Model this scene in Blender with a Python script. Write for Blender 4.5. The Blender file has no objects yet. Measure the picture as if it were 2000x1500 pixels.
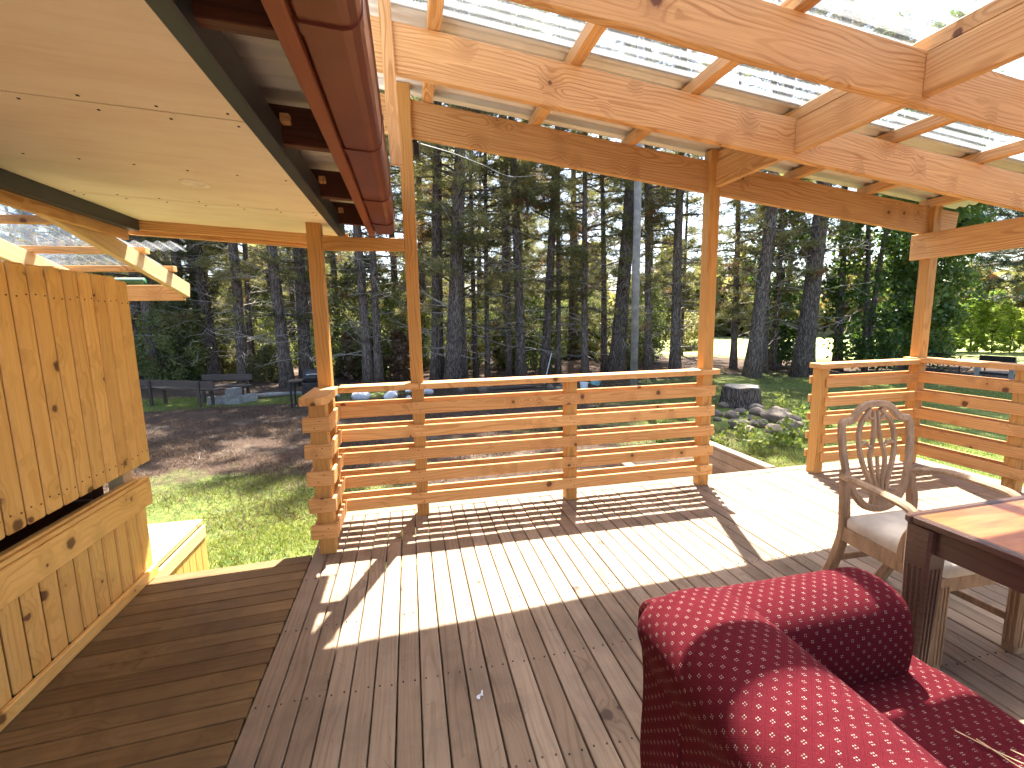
import bpy, bmesh, math, random
import numpy as np
from mathutils import Vector, Matrix
sc = bpy.context.scene
COL = sc.collection
rad = math.radians
# ------------------------------------------------------------------ camera
YAW, PITCH, ROLL = 0.216902, 0.139601, -0.019195
fwd = Vector((math.sin(YAW)*math.cos(PITCH), math.cos(YAW)*math.cos(PITCH), -math.sin(PITCH)))
rgt = Vector((math.cos(YAW), -math.sin(YAW), 0)); upv = rgt.cross(fwd)
r2 = rgt*math.cos(ROLL) + upv*math.sin(ROLL); u2 = -rgt*math.sin(ROLL) + upv*math.cos(ROLL)
cam = bpy.data.cameras.new('camera'); camo = bpy.data.objects.new('camera', cam); COL.objects.link(camo)
cam.sensor_width = 36; cam.lens = 36*897.5/2000; cam.clip_start = .05; cam.clip_end = 2000
mw = Matrix((r2, u2, -fwd)).transposed().to_4x4(); mw.translation = (0, 0, 1.45)
camo.matrix_world = mw; sc.camera = camo
# ------------------------------------------------------------------ light
SUN_AZ, SUN_EL = rad(21.5), rad(60.5)          # azimuth from +Y towards +X
W = bpy.data.worlds.new('World'); sc.world = W; W.use_nodes = True
wn = W.node_tree; bg = wn.nodes['Background']
sky = wn.nodes.new('ShaderNodeTexSky'); sky.sky_type = 'NISHITA'; sky.sun_disc = False
sky.sun_elevation = SUN_EL; sky.sun_rotation = SUN_AZ; sky.dust_density = 2.2; sky.air_density = 1.0
wn.links.new(sky.outputs[0], bg.inputs[0]); bg.inputs[1].default_value = 0.095
sl = bpy.data.lights.new('sun', 'SUN'); sl.energy = 5.0; sl.angle = rad(.55); sl.color = (1, .95, .86)
so = bpy.data.objects.new('sun', sl); COL.objects.link(so)
sdir = Vector((math.sin(SUN_AZ)*math.cos(SUN_EL), math.cos(SUN_AZ)*math.cos(SUN_EL), math.sin(SUN_EL)))
so.rotation_euler = sdir.to_track_quat('Z', 'Y').to_euler(); so.location = sdir*40
vs = sc.view_settings; vs.view_transform = 'Standard'; vs.look = 'None'; vs.gamma = 1; vs.exposure = 2.55
sc.cycles.use_denoising = True; sc.cycles.max_bounces = 8; sc.cycles.transparent_max_bounces = 16
sc.cycles.diffuse_bounces = 5; sc.cycles.use_adaptive_sampling = True; sc.cycles.adaptive_threshold = .03; sc.cycles.sample_clamp_indirect = 6

# ------------------------------------------------------------------ helpers
WM = {}
def link(o, parent=None, m=None):
    COL.objects.link(o); m = Matrix.Identity(4) if m is None else m
    if parent is not None:
        o.parent = parent; o.matrix_parent_inverse = WM[parent.name].inverted()
    o.matrix_basis = m; WM[o.name] = m.copy(); return o
def tag(o, label=None, cat=None, group=None, kind=None):
    for k, v in (('label', label), ('category', cat), ('group', group), ('kind', kind)):
        if v: o[k] = v
    return o
def thing(name, loc, label, cat, group=None, rz=0):
    o = bpy.data.objects.new(name, None); o.empty_display_size = .2
    link(o, None, Matrix.Translation(loc) @ Matrix.Rotation(rz, 4, 'Z'))
    return tag(o, label, cat, group)
def mesh(name, verts, faces, mat, smooth=False):
    me = bpy.data.meshes.new(name); me.from_pydata([tuple(v) for v in verts], [], [tuple(f) for f in faces])
    me.materials.append(mat)
    if smooth: me.shade_smooth()
    return me
def tris_mesh(name, V, mat, smooth=False):
    """V: (n,3,3) array of loose triangles"""
    V = np.asarray(V, np.float32); n = len(V); me = bpy.data.meshes.new(name)
    me.vertices.add(n*3); me.vertices.foreach_set('co', V.reshape(-1))
    me.loops.add(n*3); me.loops.foreach_set('vertex_index', np.arange(n*3, dtype=np.int32))
    me.polygons.add(n); me.polygons.foreach_set('loop_start', np.arange(0, n*3, 3, dtype=np.int32))
    me.polygons.foreach_set('loop_total', np.full(n, 3, np.int32))
    me.materials.append(mat); me.update(); return me
def ob(name, me, parent=None, m=None): return link(bpy.data.objects.new(name, me), parent, m)
CH = {}
def boxmesh(sx, sy, sz, mat, bev=.003):
    key = (round(sx, 3), round(sy, 3), round(sz, 3), mat.name, bev)
    if key in CH: return CH[key]
    bm = bmesh.new(); bmesh.ops.create_cube(bm, size=1); bmesh.ops.scale(bm, vec=(sx, sy, sz), verts=bm.verts)
    if bev: bmesh.ops.bevel(bm, geom=bm.edges[:], offset=bev, segments=1, affect='EDGES')
    me = bpy.data.meshes.new('box'); bm.to_mesh(me); bm.free(); me.materials.append(mat); CH[key] = me; return me
def timber(name, p0, p1, w, d, mat, parent=None, bev=.003, roll=0):
    """beam from p0 to p1: local X along it, w = width sideways, d = depth (up)"""
    p0 = Vector(p0); p1 = Vector(p1); ax = (p1-p0); L = ax.length; ax.normalize()
    ref = Vector((0, 0, 1)) if abs(ax.z) < .9 else Vector((0, 1, 0))
    sy = ref.cross(ax).normalized(); sz = ax.cross(sy)
    m = Matrix((ax, sy, sz)).transposed().to_4x4()
    if roll: m = m @ Matrix.Rotation(roll, 4, 'X')
    m.translation = (p0+p1)/2
    return ob(name, boxmesh(L, w, d, mat, bev), parent, m)
def bxx(name, a, b, mat, parent=None, bev=.003):
    """axis box from corner a to corner b, local X on its longest side"""
    a = Vector(a); b = Vector(b); s = [abs(b[i]-a[i]) for i in range(3)]; k = max(range(3), key=lambda i: s[i])
    c = (a+b)/2; e = Vector((0, 0, 0)); e[k] = s[k]/2
    if k == 0: w, d = s[1], s[2]
    elif k == 1: w, d = s[0], s[2]
    else: w, d = s[0], s[1]
    if k == 2:   # vertical: timber() has sy = Yx Z = X
        return timber(name, c-e, c+e, w, d, mat, parent, bev)
    return timber(name, c-e, c+e, w, d, mat, parent, bev)
def sweep(pts, prof, closed=False, up=(0, 0, 1), scales=None):
    """loft a 2D profile (list of (a,b)) along points; returns verts, faces"""
    pts = [Vector(p) for p in pts]; n = len(pts); V = []; F = []; k = len(prof); up = Vector(up)
    for i, p in enumerate(pts):
        if closed: t = pts[(i+1) % n]-pts[i-1]
        else: t = pts[min(i+1, n-1)]-pts[max(i-1, 0)]
        t.normalize(); a = up.cross(t)
        if a.length < 1e-4: a = Vector((1, 0, 0))
        a.normalize(); b = t.cross(a); s = scales[i] if scales else 1
        for (x, y) in prof: V.append(p+a*x*s+b*y*s)
    for i in range(n if closed else n-1):
        j = (i+1) % n
        for q in range(k):
            q2 = (q+1) % k; F.append((i*k+q, i*k+q2, j*k+q2, j*k+q))
    if not closed:
        F.append(tuple(range(k-1, -1, -1))); F.append(tuple((n-1)*k+q for q in range(k)))
    return V, F
def rprof(w, d, b=.004):
    w /= 2; d /= 2
    return [(-w+b, -d), (w-b, -d), (w, -d+b), (w, d-b), (w-b, d), (-w+b, d), (-w, d-b), (-w, -d+b)]
def cprof(r, n=10): return [(r*math.cos(2*math.pi*i/n), r*math.sin(2*math.pi*i/n)) for i in range(n)]
def spl(P, n):
    """Catmull-Rom through control points"""
    P = [Vector(p) for p in P]; Q = [P[0]*2-P[1]]+P+[P[-1]*2-P[-2]]; out = []
    for i in range(len(P)-1):
        a, b, c_, d = Q[i:i+4]
        for k in range(n):
            t = k/n; out.append(.5*((2*b)+(c_-a)*t+(2*a-5*b+4*c_-d)*t*t+(3*b-a-3*c_+d)*t**3))
    return out+[P[-1]]
def sw(name, pts, prof, mat, parent=None, m=None, smooth=False, **k):
    V, F = sweep(pts, prof, **k); return ob(name, mesh(name, V, F, mat, smooth), parent, m)
def joined(name, boxes, mat, parent, bev=0):
    """several (centre,size) boxes as one mesh"""
    V = []; F = []
    for c_, s in boxes:
        o = len(V)
        for dx in (-.5, .5):
            for dy in (-.5, .5):
                for dz in (-.5, .5): V.append((c_[0]+dx*s[0], c_[1]+dy*s[1], c_[2]+dz*s[2]))
        F += [tuple(o+i for i in f) for f in ((0, 1, 3, 2), (4, 6, 7, 5), (0, 4, 5, 1), (2, 3, 7, 6), (0, 2, 6, 4), (1, 5, 7, 3))]
    return ob(name, mesh(name, V, F, mat), parent)

# ------------------------------------------------------------------ materials
class NT:
    def __init__(s, name):
        s.m = bpy.data.materials.new(name); s.m.use_nodes = True; s.t = s.m.node_tree
        s.b = s.t.nodes['Principled BSDF']; s.out = s.t.nodes['Material Output']
    def n(s, typ, **k):
        nd = s.t.nodes.new('ShaderNode'+typ)
        for a, v in k.items(): setattr(nd, a, v)
        return nd
    def set(s, sock, v):
        if isinstance(v, bpy.types.NodeSocket): s.t.links.new(v, sock)
        elif isinstance(v, (tuple, list)) and len(v) == 3 and sock.type == 'RGBA': sock.default_value = (*v, 1)
        else: sock.default_value = v
    def math(s, op, a, b=0, c=None, clamp=False):
        nd = s.n('Math', operation=op, use_clamp=clamp); s.set(nd.inputs[0], a); s.set(nd.inputs[1], b)
        if c is not None: s.set(nd.inputs[2], c)
        return nd.outputs[0]
    def vm(s, op, a, b=(0, 0, 0)):
        nd = s.n('VectorMath', operation=op); s.set(nd.inputs[0], a); s.set(nd.inputs[1], b)
        return nd.outputs[1 if op in ('LENGTH', 'DISTANCE', 'DOT_PRODUCT') else 0]
    def sc(s, v, k):
        nd = s.n('VectorMath', operation='SCALE'); s.set(nd.inputs[0], v); s.set(nd.inputs[3], k); return nd.outputs[0]
    def noise(s, v, scale=1, detail=3, rough=.55, col=False):
        nd = s.n('TexNoise'); s.set(nd.inputs['Vector'], v); nd.inputs['Scale'].default_value = scale
        nd.inputs['Detail'].default_value = detail; nd.inputs['Roughness'].default_value = rough
        return nd.outputs[1 if col else 0]
    def ramp(s, f, stops):
        nd = s.n('ValToRGB'); s.set(nd.inputs[0], f); e = nd.color_ramp.elements
        while len(e) < len(stops): e.new(.5)
        for el, (p, c_) in zip(e, stops):
            el.position = p; el.color = (*c_, 1) if isinstance(c_, (tuple, list)) else (c_, c_, c_, 1)
        return nd.outputs[0]
    def sstep(s, v, a, b, lo=0., hi=1.):
        nd = s.n('MapRange', interpolation_type='SMOOTHSTEP'); s.set(nd.inputs[0], v)
        nd.inputs[1].default_value = a; nd.inputs[2].default_value = b; nd.inputs[3].default_value = lo; nd.inputs[4].default_value = hi
        return nd.outputs[0]
    def mix(s, f, a, b, typ='MIX'):
        nd = s.n('Mix', data_type='RGBA', blend_type=typ); s.set(nd.inputs[0], f); s.set(nd.inputs[6], a); s.set(nd.inputs[7], b)
        return nd.outputs[2]
    def sep(s, v):
        nd = s.n('SeparateXYZ'); s.set(nd.inputs[0], v); return nd.outputs
    def comb(s, x=0., y=0., z=0.):
        nd = s.n('CombineXYZ'); s.set(nd.inputs[0], x); s.set(nd.inputs[1], y); s.set(nd.inputs[2], z); return nd.outputs[0]
    def obj(s): return s.n('TexCoord').outputs['Object']
    def gen(s): return s.n('NewGeometry').outputs['Position']
    def rnd(s): return s.n('ObjectInfo').outputs['Random']
    def bump(s, h, st=.3, dist=.01):
        nd = s.n('Bump'); nd.inputs['Strength'].default_value = st; nd.inputs['Distance'].default_value = dist
        s.set(nd.inputs['Height'], h); s.set(s.b.inputs['Normal'], nd.outputs[0])
    def fin(s, col, rough=.6, metal=0, spec=.5):
        s.set(s.b.inputs['Base Color'], col); s.set(s.b.inputs['Roughness'], rough)
        s.b.inputs['Metallic'].default_value = metal; s.b.inputs['Specular IOR Level'].default_value = spec
        return s.m
def plain(name, col, rough=.6, metal=0, var=.12, scale=14, spec=.5):
    t = NT(name); n = t.noise(t.obj(), scale, 4)
    k = t.sstep(n, .25, .75, 1-var, 1+var)
    return t.fin(t.mix(1., col, t.comb(k, k, k), 'MULTIPLY'), rough, metal, spec)

def wood(name, light, dark, knot, ring=330, streak=1., knots=.82, kscale=8, rough=.62, vary=.12, stain=None, spec=.35, weather=0):
    t = NT(name); rn = t.rnd()
    off = t.comb(t.math('MULTIPLY', rn, 37.3), t.math('MULTIPLY', rn, 13.7), t.math('MULTIPLY', rn, 7.1))
    p = t.vm('ADD', t.obj(), off)
    # knots: sparse rounded cells
    vor = t.n('TexVoronoi'); t.set(vor.inputs['Vector'], p); vor.inputs['Scale'].default_value = kscale
    sel = t.math('GREATER_THAN', t.sep(vor.outputs['Color'])[0], knots)
    kd = t.math('ADD', t.math('MULTIPLY', vor.outputs['Distance'], t.math('ADD', .75, t.math('MULTIPLY', t.sep(vor.outputs['Color'])[1], 1.7))), t.math('MULTIPLY', t.math('SUBTRACT', t.noise(p, 60, 2), .5), .12))
    kmask = t.math('MULTIPLY', sel, t.sstep(kd, .12, .21, 1, 0))
    kwide = t.math('MULTIPLY', sel, t.sstep(vor.outputs['Distance'], .0, .75, 1, 0))
    lowf = t.noise(t.vm('MULTIPLY', p, (.9, 5, 5)), 1, 2)
    x, y, z = t.sep(t.obj())
    # growth rings about a pith axis off to one side of the board
    cy = t.math('ADD', y, t.math('MULTIPLY', t.math('SUBTRACT', rn, .5), .12))
    cz = t.math('ADD', z, t.math('MULTIPLY', t.math('SUBTRACT', t.math('FRACT', t.math('MULTIPLY', rn, 7.77)), .5), .16))
    r = t.math('SQRT', t.math('ADD', t.math('MULTIPLY', cy, cy), t.math('MULTIPLY', cz, cz)))
    r = t.math('ADD', r, t.math('MULTIPLY', lowf, .15)); r = t.math('ADD', r, t.math('MULTIPLY', t.noise(t.vm('MULTIPLY', p, (6, 30, 30)), 1, 3), .006))
    r = t.math('ADD', r, t.math('MULTIPLY', kwide, .045))
    wv = t.math('SINE', t.math('MULTIPLY', r, ring))
    band = t.math('MULTIPLY', t.sstep(wv, .1, 1, 0, 1), t.sstep(t.noise(t.vm('MULTIPLY', p, (1.1, 9, 9)), 1.3, 2), .35, .65, .25, 1))
    st = t.noise(t.vm('MULTIPLY', p, (2.5, 130, 130)), 1, 3, .6)
    col = t.mix(t.math('MULTIPLY', band, min(.82*streak, 1.)), light, dark)
    col = t.mix(t.math('MULTIPLY', t.sstep(st, .35, .8, 0, 1), .55*streak), col, dark)
    col = t.mix(t.sstep(t.noise(t.vm('MULTIPLY', p, (1.5, 4, 4)), 2, 3), .4, .75, 0, .45), col, tuple(.55*a+.45*b for a, b in zip(light, dark)))
    if weather:
        w = t.noise(p, 6, 5, .65); col = t.mix(t.sstep(w, .45, .75, 0, weather), col, stain)
        w2 = t.noise(t.gen(), 1.7, 4, .6); col = t.mix(t.sstep(w2, .42, .7, 0, weather*.9), col, tuple(.55*a for a in stain))
    col = t.mix(t.math('MULTIPLY', kwide, .5), col, tuple(.8*q for q in dark))
    col = t.mix(t.math('MULTIPLY', kmask, .9), col, knot)
    k = t.math('ADD', 1-vary, t.math('MULTIPLY', t.math('FRACT', t.math('MULTIPLY', rn, 91.7)), 2*vary))
    col = t.mix(1., col, t.comb(k, t.math('POWER', k, 1.15), t.math('POWER', k, 1.3)), 'MULTIPLY')
    h = t.math('SUBTRACT', t.math('MULTIPLY', st, .6), t.math('MULTIPLY', kmask, .5))
    t.bump(h, .25, .004)
    return t.fin(col, rough, 0, spec)

M_pine = wood('pergola pine', (.66, .395, .17), (.42, .195, .058), (.12, .042, .018), ring=340, streak=1.2, knots=.72, kscale=6.5, vary=.09)
M_post = wood('treated post', (.55, .295, .085), (.36, .165, .04), (.14, .06, .02), ring=420, knots=.97, kscale=6, vary=.07)
M_slat = wood('rail pine', (.69, .385, .15), (.48, .215, .062), (.10, .036, .018), ring=360, streak=1.1, knots=.72, kscale=9, vary=.1)
M_board = wood('wall lining pine', (.80, .47, .145), (.66, .335, .08), (.12, .045, .018), ring=230, streak=1.05, knots=.45, kscale=8.5, vary=.08, rough=.45)
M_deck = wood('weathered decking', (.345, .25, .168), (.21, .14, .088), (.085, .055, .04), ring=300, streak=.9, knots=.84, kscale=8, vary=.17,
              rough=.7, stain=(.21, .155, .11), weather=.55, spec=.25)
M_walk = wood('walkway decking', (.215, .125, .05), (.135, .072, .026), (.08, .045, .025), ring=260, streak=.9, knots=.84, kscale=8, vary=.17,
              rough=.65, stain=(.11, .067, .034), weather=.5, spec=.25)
M_pale = wood('pale new pine', (.66, .48, .26), (.52, .33, .15), (.2, .1, .05), ring=240, streak=.6, knots=.93, vary=.06)
def mk_chairwood():
    t = NT('worn chair oak'); p = t.obj()
    n = t.noise(t.vm('MULTIPLY', p, (1, 1, .35)), 22, 5, .6); f = t.noise(t.vm('MULTIPLY', p, (90, 90, 9)), 1, 3)
    col = t.mix(t.sstep(n, .3, .7), (.42, .27, .155), (.29, .175, .095)); col = t.mix(t.sstep(f, .45, .8, 0, .5), col, (.13, .07, .035))
    return t.fin(col, .48, 0, .45)
M_chair = mk_chairwood()
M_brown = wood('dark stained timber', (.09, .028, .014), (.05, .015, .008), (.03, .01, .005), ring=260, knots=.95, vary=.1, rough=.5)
M_fascia = wood('stained fascia', (.24, .075, .035), (.17, .05, .022), (.08, .02, .01), ring=200, streak=.6, knots=.97, vary=.05, rough=.45)
M_old = wood('old grey timber', (.085, .062, .048), (.045, .033, .026), (.04, .03, .02), ring=300, knots=.95, vary=.2, rough=.8)
M_darktab = wood('dark table wood', (.105, .05, .033), (.055, .025, .016), (.02, .01, .006), ring=300, knots=2, rough=.3, spec=.5)
M_nail = plain('nail', (.05, .035, .025), .6, .3)
M_steel = plain('painted steel beam', (.028, .033, .04), .42, 0, .25, 6)
M_gutter = plain('gutter paint', (.15, .042, .026), .32, 0, .14, 5)
M_black = plain('black plastic', (.012, .012, .013), .5)
M_cream = plain('cream seat cloth', (.62, .54, .43), .9, 0, .18, 9)
M_white = plain('white plastic', (.75, .78, .82), .5)
M_concrete = plain('concrete block', (.24, .24, .23), .9, 0, .25, 20)
M_rock = plain('field stone', (.15, .118, .088), .9, 0, .35, 6)
M_pale_rock = plain('pale stone', (.55, .55, .56), .85, 0, .3, 9)
M_teal = plain('teal bucket', (.17, .36, .38), .45)
M_green = plain('green panel', (.015, .09, .03), .5)
M_bbq = plain('sooty steel', (.03, .03, .032), .45, .6, .3)
M_grey = plain('weathered grey pole', (.24, .225, .205), .85, 0, .25, 7)
M_wire = plain('cable', (.4, .4, .4), .6)

def mk_ceiling():
    t = NT('ply ceiling'); p = t.gen()
    n = t.noise(t.vm('MULTIPLY', p, (1.2, 3.2, 1)), 2.2, 4, .6); n2 = t.noise(t.vm('MULTIPLY', p, (4, 40, 4)), 1, 3)
    col = t.mix(t.sstep(n, .35, .75, 0, .5), (.84, .75, .58), (.70, .57, .40))
    col = t.mix(t.sstep(n2, .45, .8, 0, .22), col, (.58, .45, .31))
    v = t.n('TexVoronoi'); t.set(v.inputs['Vector'], p); v.inputs['Scale'].default_value = 5
    s = t.math('MULTIPLY', t.math('GREATER_THAN', t.sep(v.outputs['Color'])[0], .9), t.sstep(v.outputs['Distance'], .03, .06, 1, 0))
    return t.fin(t.mix(t.math('MULTIPLY', s, .6), col, (.16, .1, .06)), .6)
M_ceil = mk_ceiling()
def mk_zinc():
    t = NT('zinc roofing'); n = t.noise(t.obj(), 7, 4)
    return t.fin(t.mix(n, (.52, .50, .46), (.68, .66, .61)), .42, .25)
M_zinc = mk_zinc()
def mk_poly():
    t = NT('clear roofing'); p = t.obj()
    n = t.noise(t.vm('MULTIPLY', p, (1.1, 5, 1)), 1.6, 4, .6)
    tr = t.n('BsdfTransparent'); tr.inputs[0].default_value = (.80, .86, .90, 1)
    rf = t.n('BsdfRefraction'); rf.inputs['IOR'].default_value = 1.25; rf.inputs['Roughness'].default_value = .08
    tl = t.n('BsdfTranslucent'); tl.inputs[0].default_value = (.9, .92, .95, 1)
    gl = t.n('BsdfGlossy'); gl.inputs['Roughness'].default_value = .12
    def mx(f, a, b):
        m = t.n('MixShader'); t.set(m.inputs[0], f); t.t.links.new(a, m.inputs[1]); t.t.links.new(b, m.inputs[2]); return m.outputs[0]
    s = mx(t.math('ADD', t.sstep(n, .42, .66, .02, .07), t.math('MULTIPLY', t.sstep(t.math('SINE', t.math('MULTIPLY', t.sep(t.n('TexCoord').outputs['UV'])[0], 82.67)), .1, .9, 0, 1), .10)), tr.outputs[0], tl.outputs[0])  # bright sky along the ribs is put in as milky bands
    s = mx(.12, s, rf.outputs[0]); s = mx(.06, s, gl.outputs[0])
    t.t.links.new(s, t.out.inputs[0]); return t.m
M_poly = mk_poly()
def mk_fabric():
    t = NT('red woven fabric'); u, v, _ = t.sep(t.n('TexCoord').outputs['UV'])
    P = .036
    u = t.math('DIVIDE', u, P); v = t.math('DIVIDE', v, P)
    def motif(o):
        a = t.math('ABSOLUTE', t.math('SUBTRACT', t.math('FRACT', t.math('ADD', u, o)), .5))
        b = t.math('ABSOLUTE', t.math('SUBTRACT', t.math('FRACT', t.math('ADD', v, o)), .5))
        d = t.math('MAXIMUM', t.math('ABSOLUTE', t.math('SUBTRACT', a, .066)), t.math('ABSOLUTE', t.math('SUBTRACT', b, .066)))
        dk = t.math('LESS_THAN', t.math('MAXIMUM', a, b), .04)
        return t.math('LESS_THAN', d, .033), dk, t.math('ADD', a, b)
    m1, k1, s1 = motif(0.); m2, k2, s2 = motif(.5); m1 = t.math('MAXIMUM', m1, m2); k1 = t.math('MAXIMUM', k1, k2); s1 = t.math('MINIMUM', s1, s2)
    lines = t.sstep(t.math('SINE', t.math('MULTIPLY', s1, 2*math.pi*9)), -.2, .6, 0, 1)
    wv = t.noise(t.obj(), 300, 3, .7)
    col = t.mix(t.math('MULTIPLY', lines, .42), (.10, .010, .0145), (.036, .0035, .0055))
    col = t.mix(t.sstep(wv, .35, .7, 0, .35), col, (.042, .002, .004))
    n = t.noise(t.obj(), 5, 4); col = t.mix(t.sstep(n, .5, .8, 0, .25), col, (.11, .011, .016))
    col = t.mix(k1, col, (.03, .01, .012)); col = t.mix(t.math('MULTIPLY', m1, t.sstep(t.noise(t.obj(), 90, 2), .3, .6, .45, 1)), col, (.33, .24, .19))
    t.bump(t.math('ADD', wv, t.math('MULTIPLY', lines, -.3)), .4, .0015)
    t.b.inputs['Sheen Weight'].default_value = 0; t.b.inputs['Sheen Roughness'].default_value = .5
    return t.fin(col, .95, 0, .06)
M_fabric = mk_fabric()
def mk_tabletop():
    t = NT('polished table top'); p = t.obj()
    n = t.noise(t.vm('MULTIPLY', p, (2, 14, 14)), 1.5, 4); s = t.noise(t.vm('MULTIPLY', p, (8, 160, 100)), 1, 3)
    col = t.mix(t.sstep(n, .3, .75), (.44, .155, .05), (.27, .075, .026)); col = t.mix(t.sstep(s, .4, .8, 0, .5), col, (.19, .05, .02))
    return t.fin(col, .26, 0, .5)
M_tabtop = mk_tabletop()
def mk_bark(name, a, b, cscale=1):
    t = NT(name); p = t.vm('ADD', t.obj(), t.comb(t.math('MULTIPLY', t.rnd(), 19), 0, t.math('MULTIPLY', t.rnd(), 31)))
    v = t.n('TexVoronoi', feature='DISTANCE_TO_EDGE'); t.set(v.inputs['Vector'], t.vm('MULTIPLY', p, (16, 16, 3.2))); v.inputs['Scale'].default_value = 1.4*cscale
    n = t.noise(t.vm('MULTIPLY', p, (9, 9, 2)), 2, 5, .65)
    col = t.mix(t.sstep(n, .3, .75), a, b); cr = t.sstep(v.outputs[0], 0, .14, 1, 0)
    col = t.mix(t.math('MULTIPLY', cr, .75), col, tuple(.3*q for q in a))
    k = t.math('ADD', .7, t.math('MULTIPLY', t.rnd(), .6)); col = t.mix(1., col, t.comb(k, k, k), 'MULTIPLY')
    t.bump(t.math('SUBTRACT', n, t.math('MULTIPLY', cr, .8)), .9, .03)
    return t.fin(col, .95, 0, .15)
M_bark = mk_bark('pine bark', (.115, .088, .072), (.26, .21, .175))
M_twig = plain('dead twig', (.29, .255, .22), .95, 0, .3)
def mk_leaf(name, cols, trans=.45, brown=None, bs=.35, rough=.5):
    t = NT(name); g = t.n('NewGeometry'); isl = g.outputs['Random Per Island']; rn = t.rnd()
    n = t.noise(t.gen(), bs, 3, .6)
    f = t.math('ADD', t.math('MULTIPLY', isl, .5), t.math('MULTIPLY', t.math('SUBTRACT', t.math('ADD', n, t.math('MULTIPLY', rn, .3)), .4), 1.1), clamp=True)
    col = t.ramp(f, [(i/(len(cols)-1), c_) for i, c_ in enumerate(cols)])
    if brown:
        n2 = t.noise(t.vm('ADD', t.gen(), (7, 3, 9)), .75, 3, .6)
        col = t.mix(t.math('MULTIPLY', t.sstep(n2, .57, .66), .85), col, brown)
    df = t.b; t.set(df.inputs['Base Color'], col); df.inputs['Roughness'].default_value = rough; df.inputs['Specular IOR Level'].default_value = .4
    tl = t.n('BsdfTranslucent'); t.set(tl.inputs[0], t.mix(1., col, (1.25, 1.2, .75), 'MULTIPLY'))
    m = t.n('MixShader'); m.inputs[0].default_value = trans
    t.t.links.new(df.outputs[0], m.inputs[1]); t.t.links.new(tl.outputs[0], m.inputs[2]); t.t.links.new(m.outputs[0], t.out.inputs[0])
    return t.m
M_needle = mk_leaf('pine needles', [(.035, .045, .02), (.14, .145, .062), (.40, .37, .2)], .6, brown=(.2, .10, .055))
M_bush = mk_leaf('sunlit leaves', [(.045, .075, .02), (.125, .16, .052), (.31, .31, .14)], .5)
M_poplar = mk_leaf('poplar leaves', [(.03, .06, .015), (.075, .135, .03), (.17, .23, .06)], .45)
M_cedar = mk_leaf('dark conifer needles', [(.014, .028, .016), (.03, .05, .025), (.06, .08, .035)], .25)
M_grass = mk_leaf('grass blades', [(.075, .13, .02), (.165, .22, .042), (.33, .32, .11)], .45, bs=.8)
M_dry = mk_leaf('dead needles', [(.055, .027, .016), (.11, .063, .036), (.22, .16, .1)], .2, bs=2)

GZ = -.45
def mk_ground():
    t = NT('yard ground'); p = t.gen(); x, y, z = t.sep(p)
    n = t.noise(p, .9, 5, .62); f = t.noise(p, 14, 5, .7); ff = t.noise(p, 60, 3, .7)
    lit = t.mix(t.sstep(f, .3, .7), (.038, .022, .015), (.08, .048, .032)); lit = t.mix(t.sstep(ff, .45, .75, 0, .7), lit, (.13, .098, .07))
    lit = t.mix(t.sstep(n, .52, .68, 0, .55), lit, (.19, .15, .108))
    gr = t.mix(t.sstep(f, .3, .7), (.055, .095, .02), (.17, .19, .05)); gr = t.mix(t.sstep(ff, .5, .75, 0, .5), gr, (.27, .22, .12))
    def ell(cx, cy, rx, ry):
        a = t.math('DIVIDE', t.math('SUBTRACT', x, cx), rx); b = t.math('DIVIDE', t.math('SUBTRACT', y, cy), ry)
        return t.math('SQRT', t.math('ADD', t.math('MULTIPLY', a, a), t.math('MULTIPLY', b, b)))
    wob = t.math('MULTIPLY', t.math('SUBTRACT', n, .5), 1.6)
    g1 = t.sstep(t.math('ADD', ell(-2.4, 3.9, 2.6, 2.3), wob), .75, 1.15, 1, 0)
    g2 = t.sstep(t.math('ADD', ell(9.5, 6.5, 5.6, 6.5), wob), .7, 1.2, 1, 0)
    g3 = t.sstep(t.math('ADD', ell(-5, 12.6, 5, .9), wob), .7, 1.2, .9, 0)
    g4 = t.sstep(t.math('ADD', t.math('ADD', x, t.math('MULTIPLY', y, .9)), t.math('MULTIPLY', wob, 3)), 29, 33, 0, 1)
    g = t.math('MAXIMUM', t.math('MAXIMUM', g1, g2), t.math('MAXIMUM', g3, g4))
    col = t.mix(g, lit, gr); col = t.mix(t.math('MULTIPLY', g4, .8), col, (.38, .40, .15))
    t.bump(t.math('ADD', f, t.math('MULTIPLY', ff, .6)), .8, .04)
    return t.fin(col, .95, 0, .15)
# ------------------------------------------------------------------ ground
rng = np.random.default_rng(5)
def gh(x, y):
    """height of the yard, gently uneven away from the deck"""
    d = np.clip((np.hypot(x, y-2)-6)/8, 0, 1)
    return GZ + d*(.05*np.sin(x*.7+1)*np.sin(y*.55)+.03*np.sin(x*1.9-y*1.3))
def ground():
    xs = np.concatenate([[-900, -300, -100, -50], np.arange(-30, 40.1, .8), [60, 120, 320, 900]]); ys = np.concatenate([[-900, -200, -60], np.arange(-20, 44.1, .8), [60, 120, 320, 900]])
    X, Y = np.meshgrid(xs, ys); Z = gh(X, Y); V = np.stack([X, Y, Z], -1).reshape(-1, 3); nx = len(xs)
    F = [(j*nx+i, j*nx+i+1, (j+1)*nx+i+1, (j+1)*nx+i) for j in range(len(ys)-1) for i in range(nx-1)]
    tag(ob('ground', mesh('ground', V, F, mk_ground(), True)), kind='structure')
ground()

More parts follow.
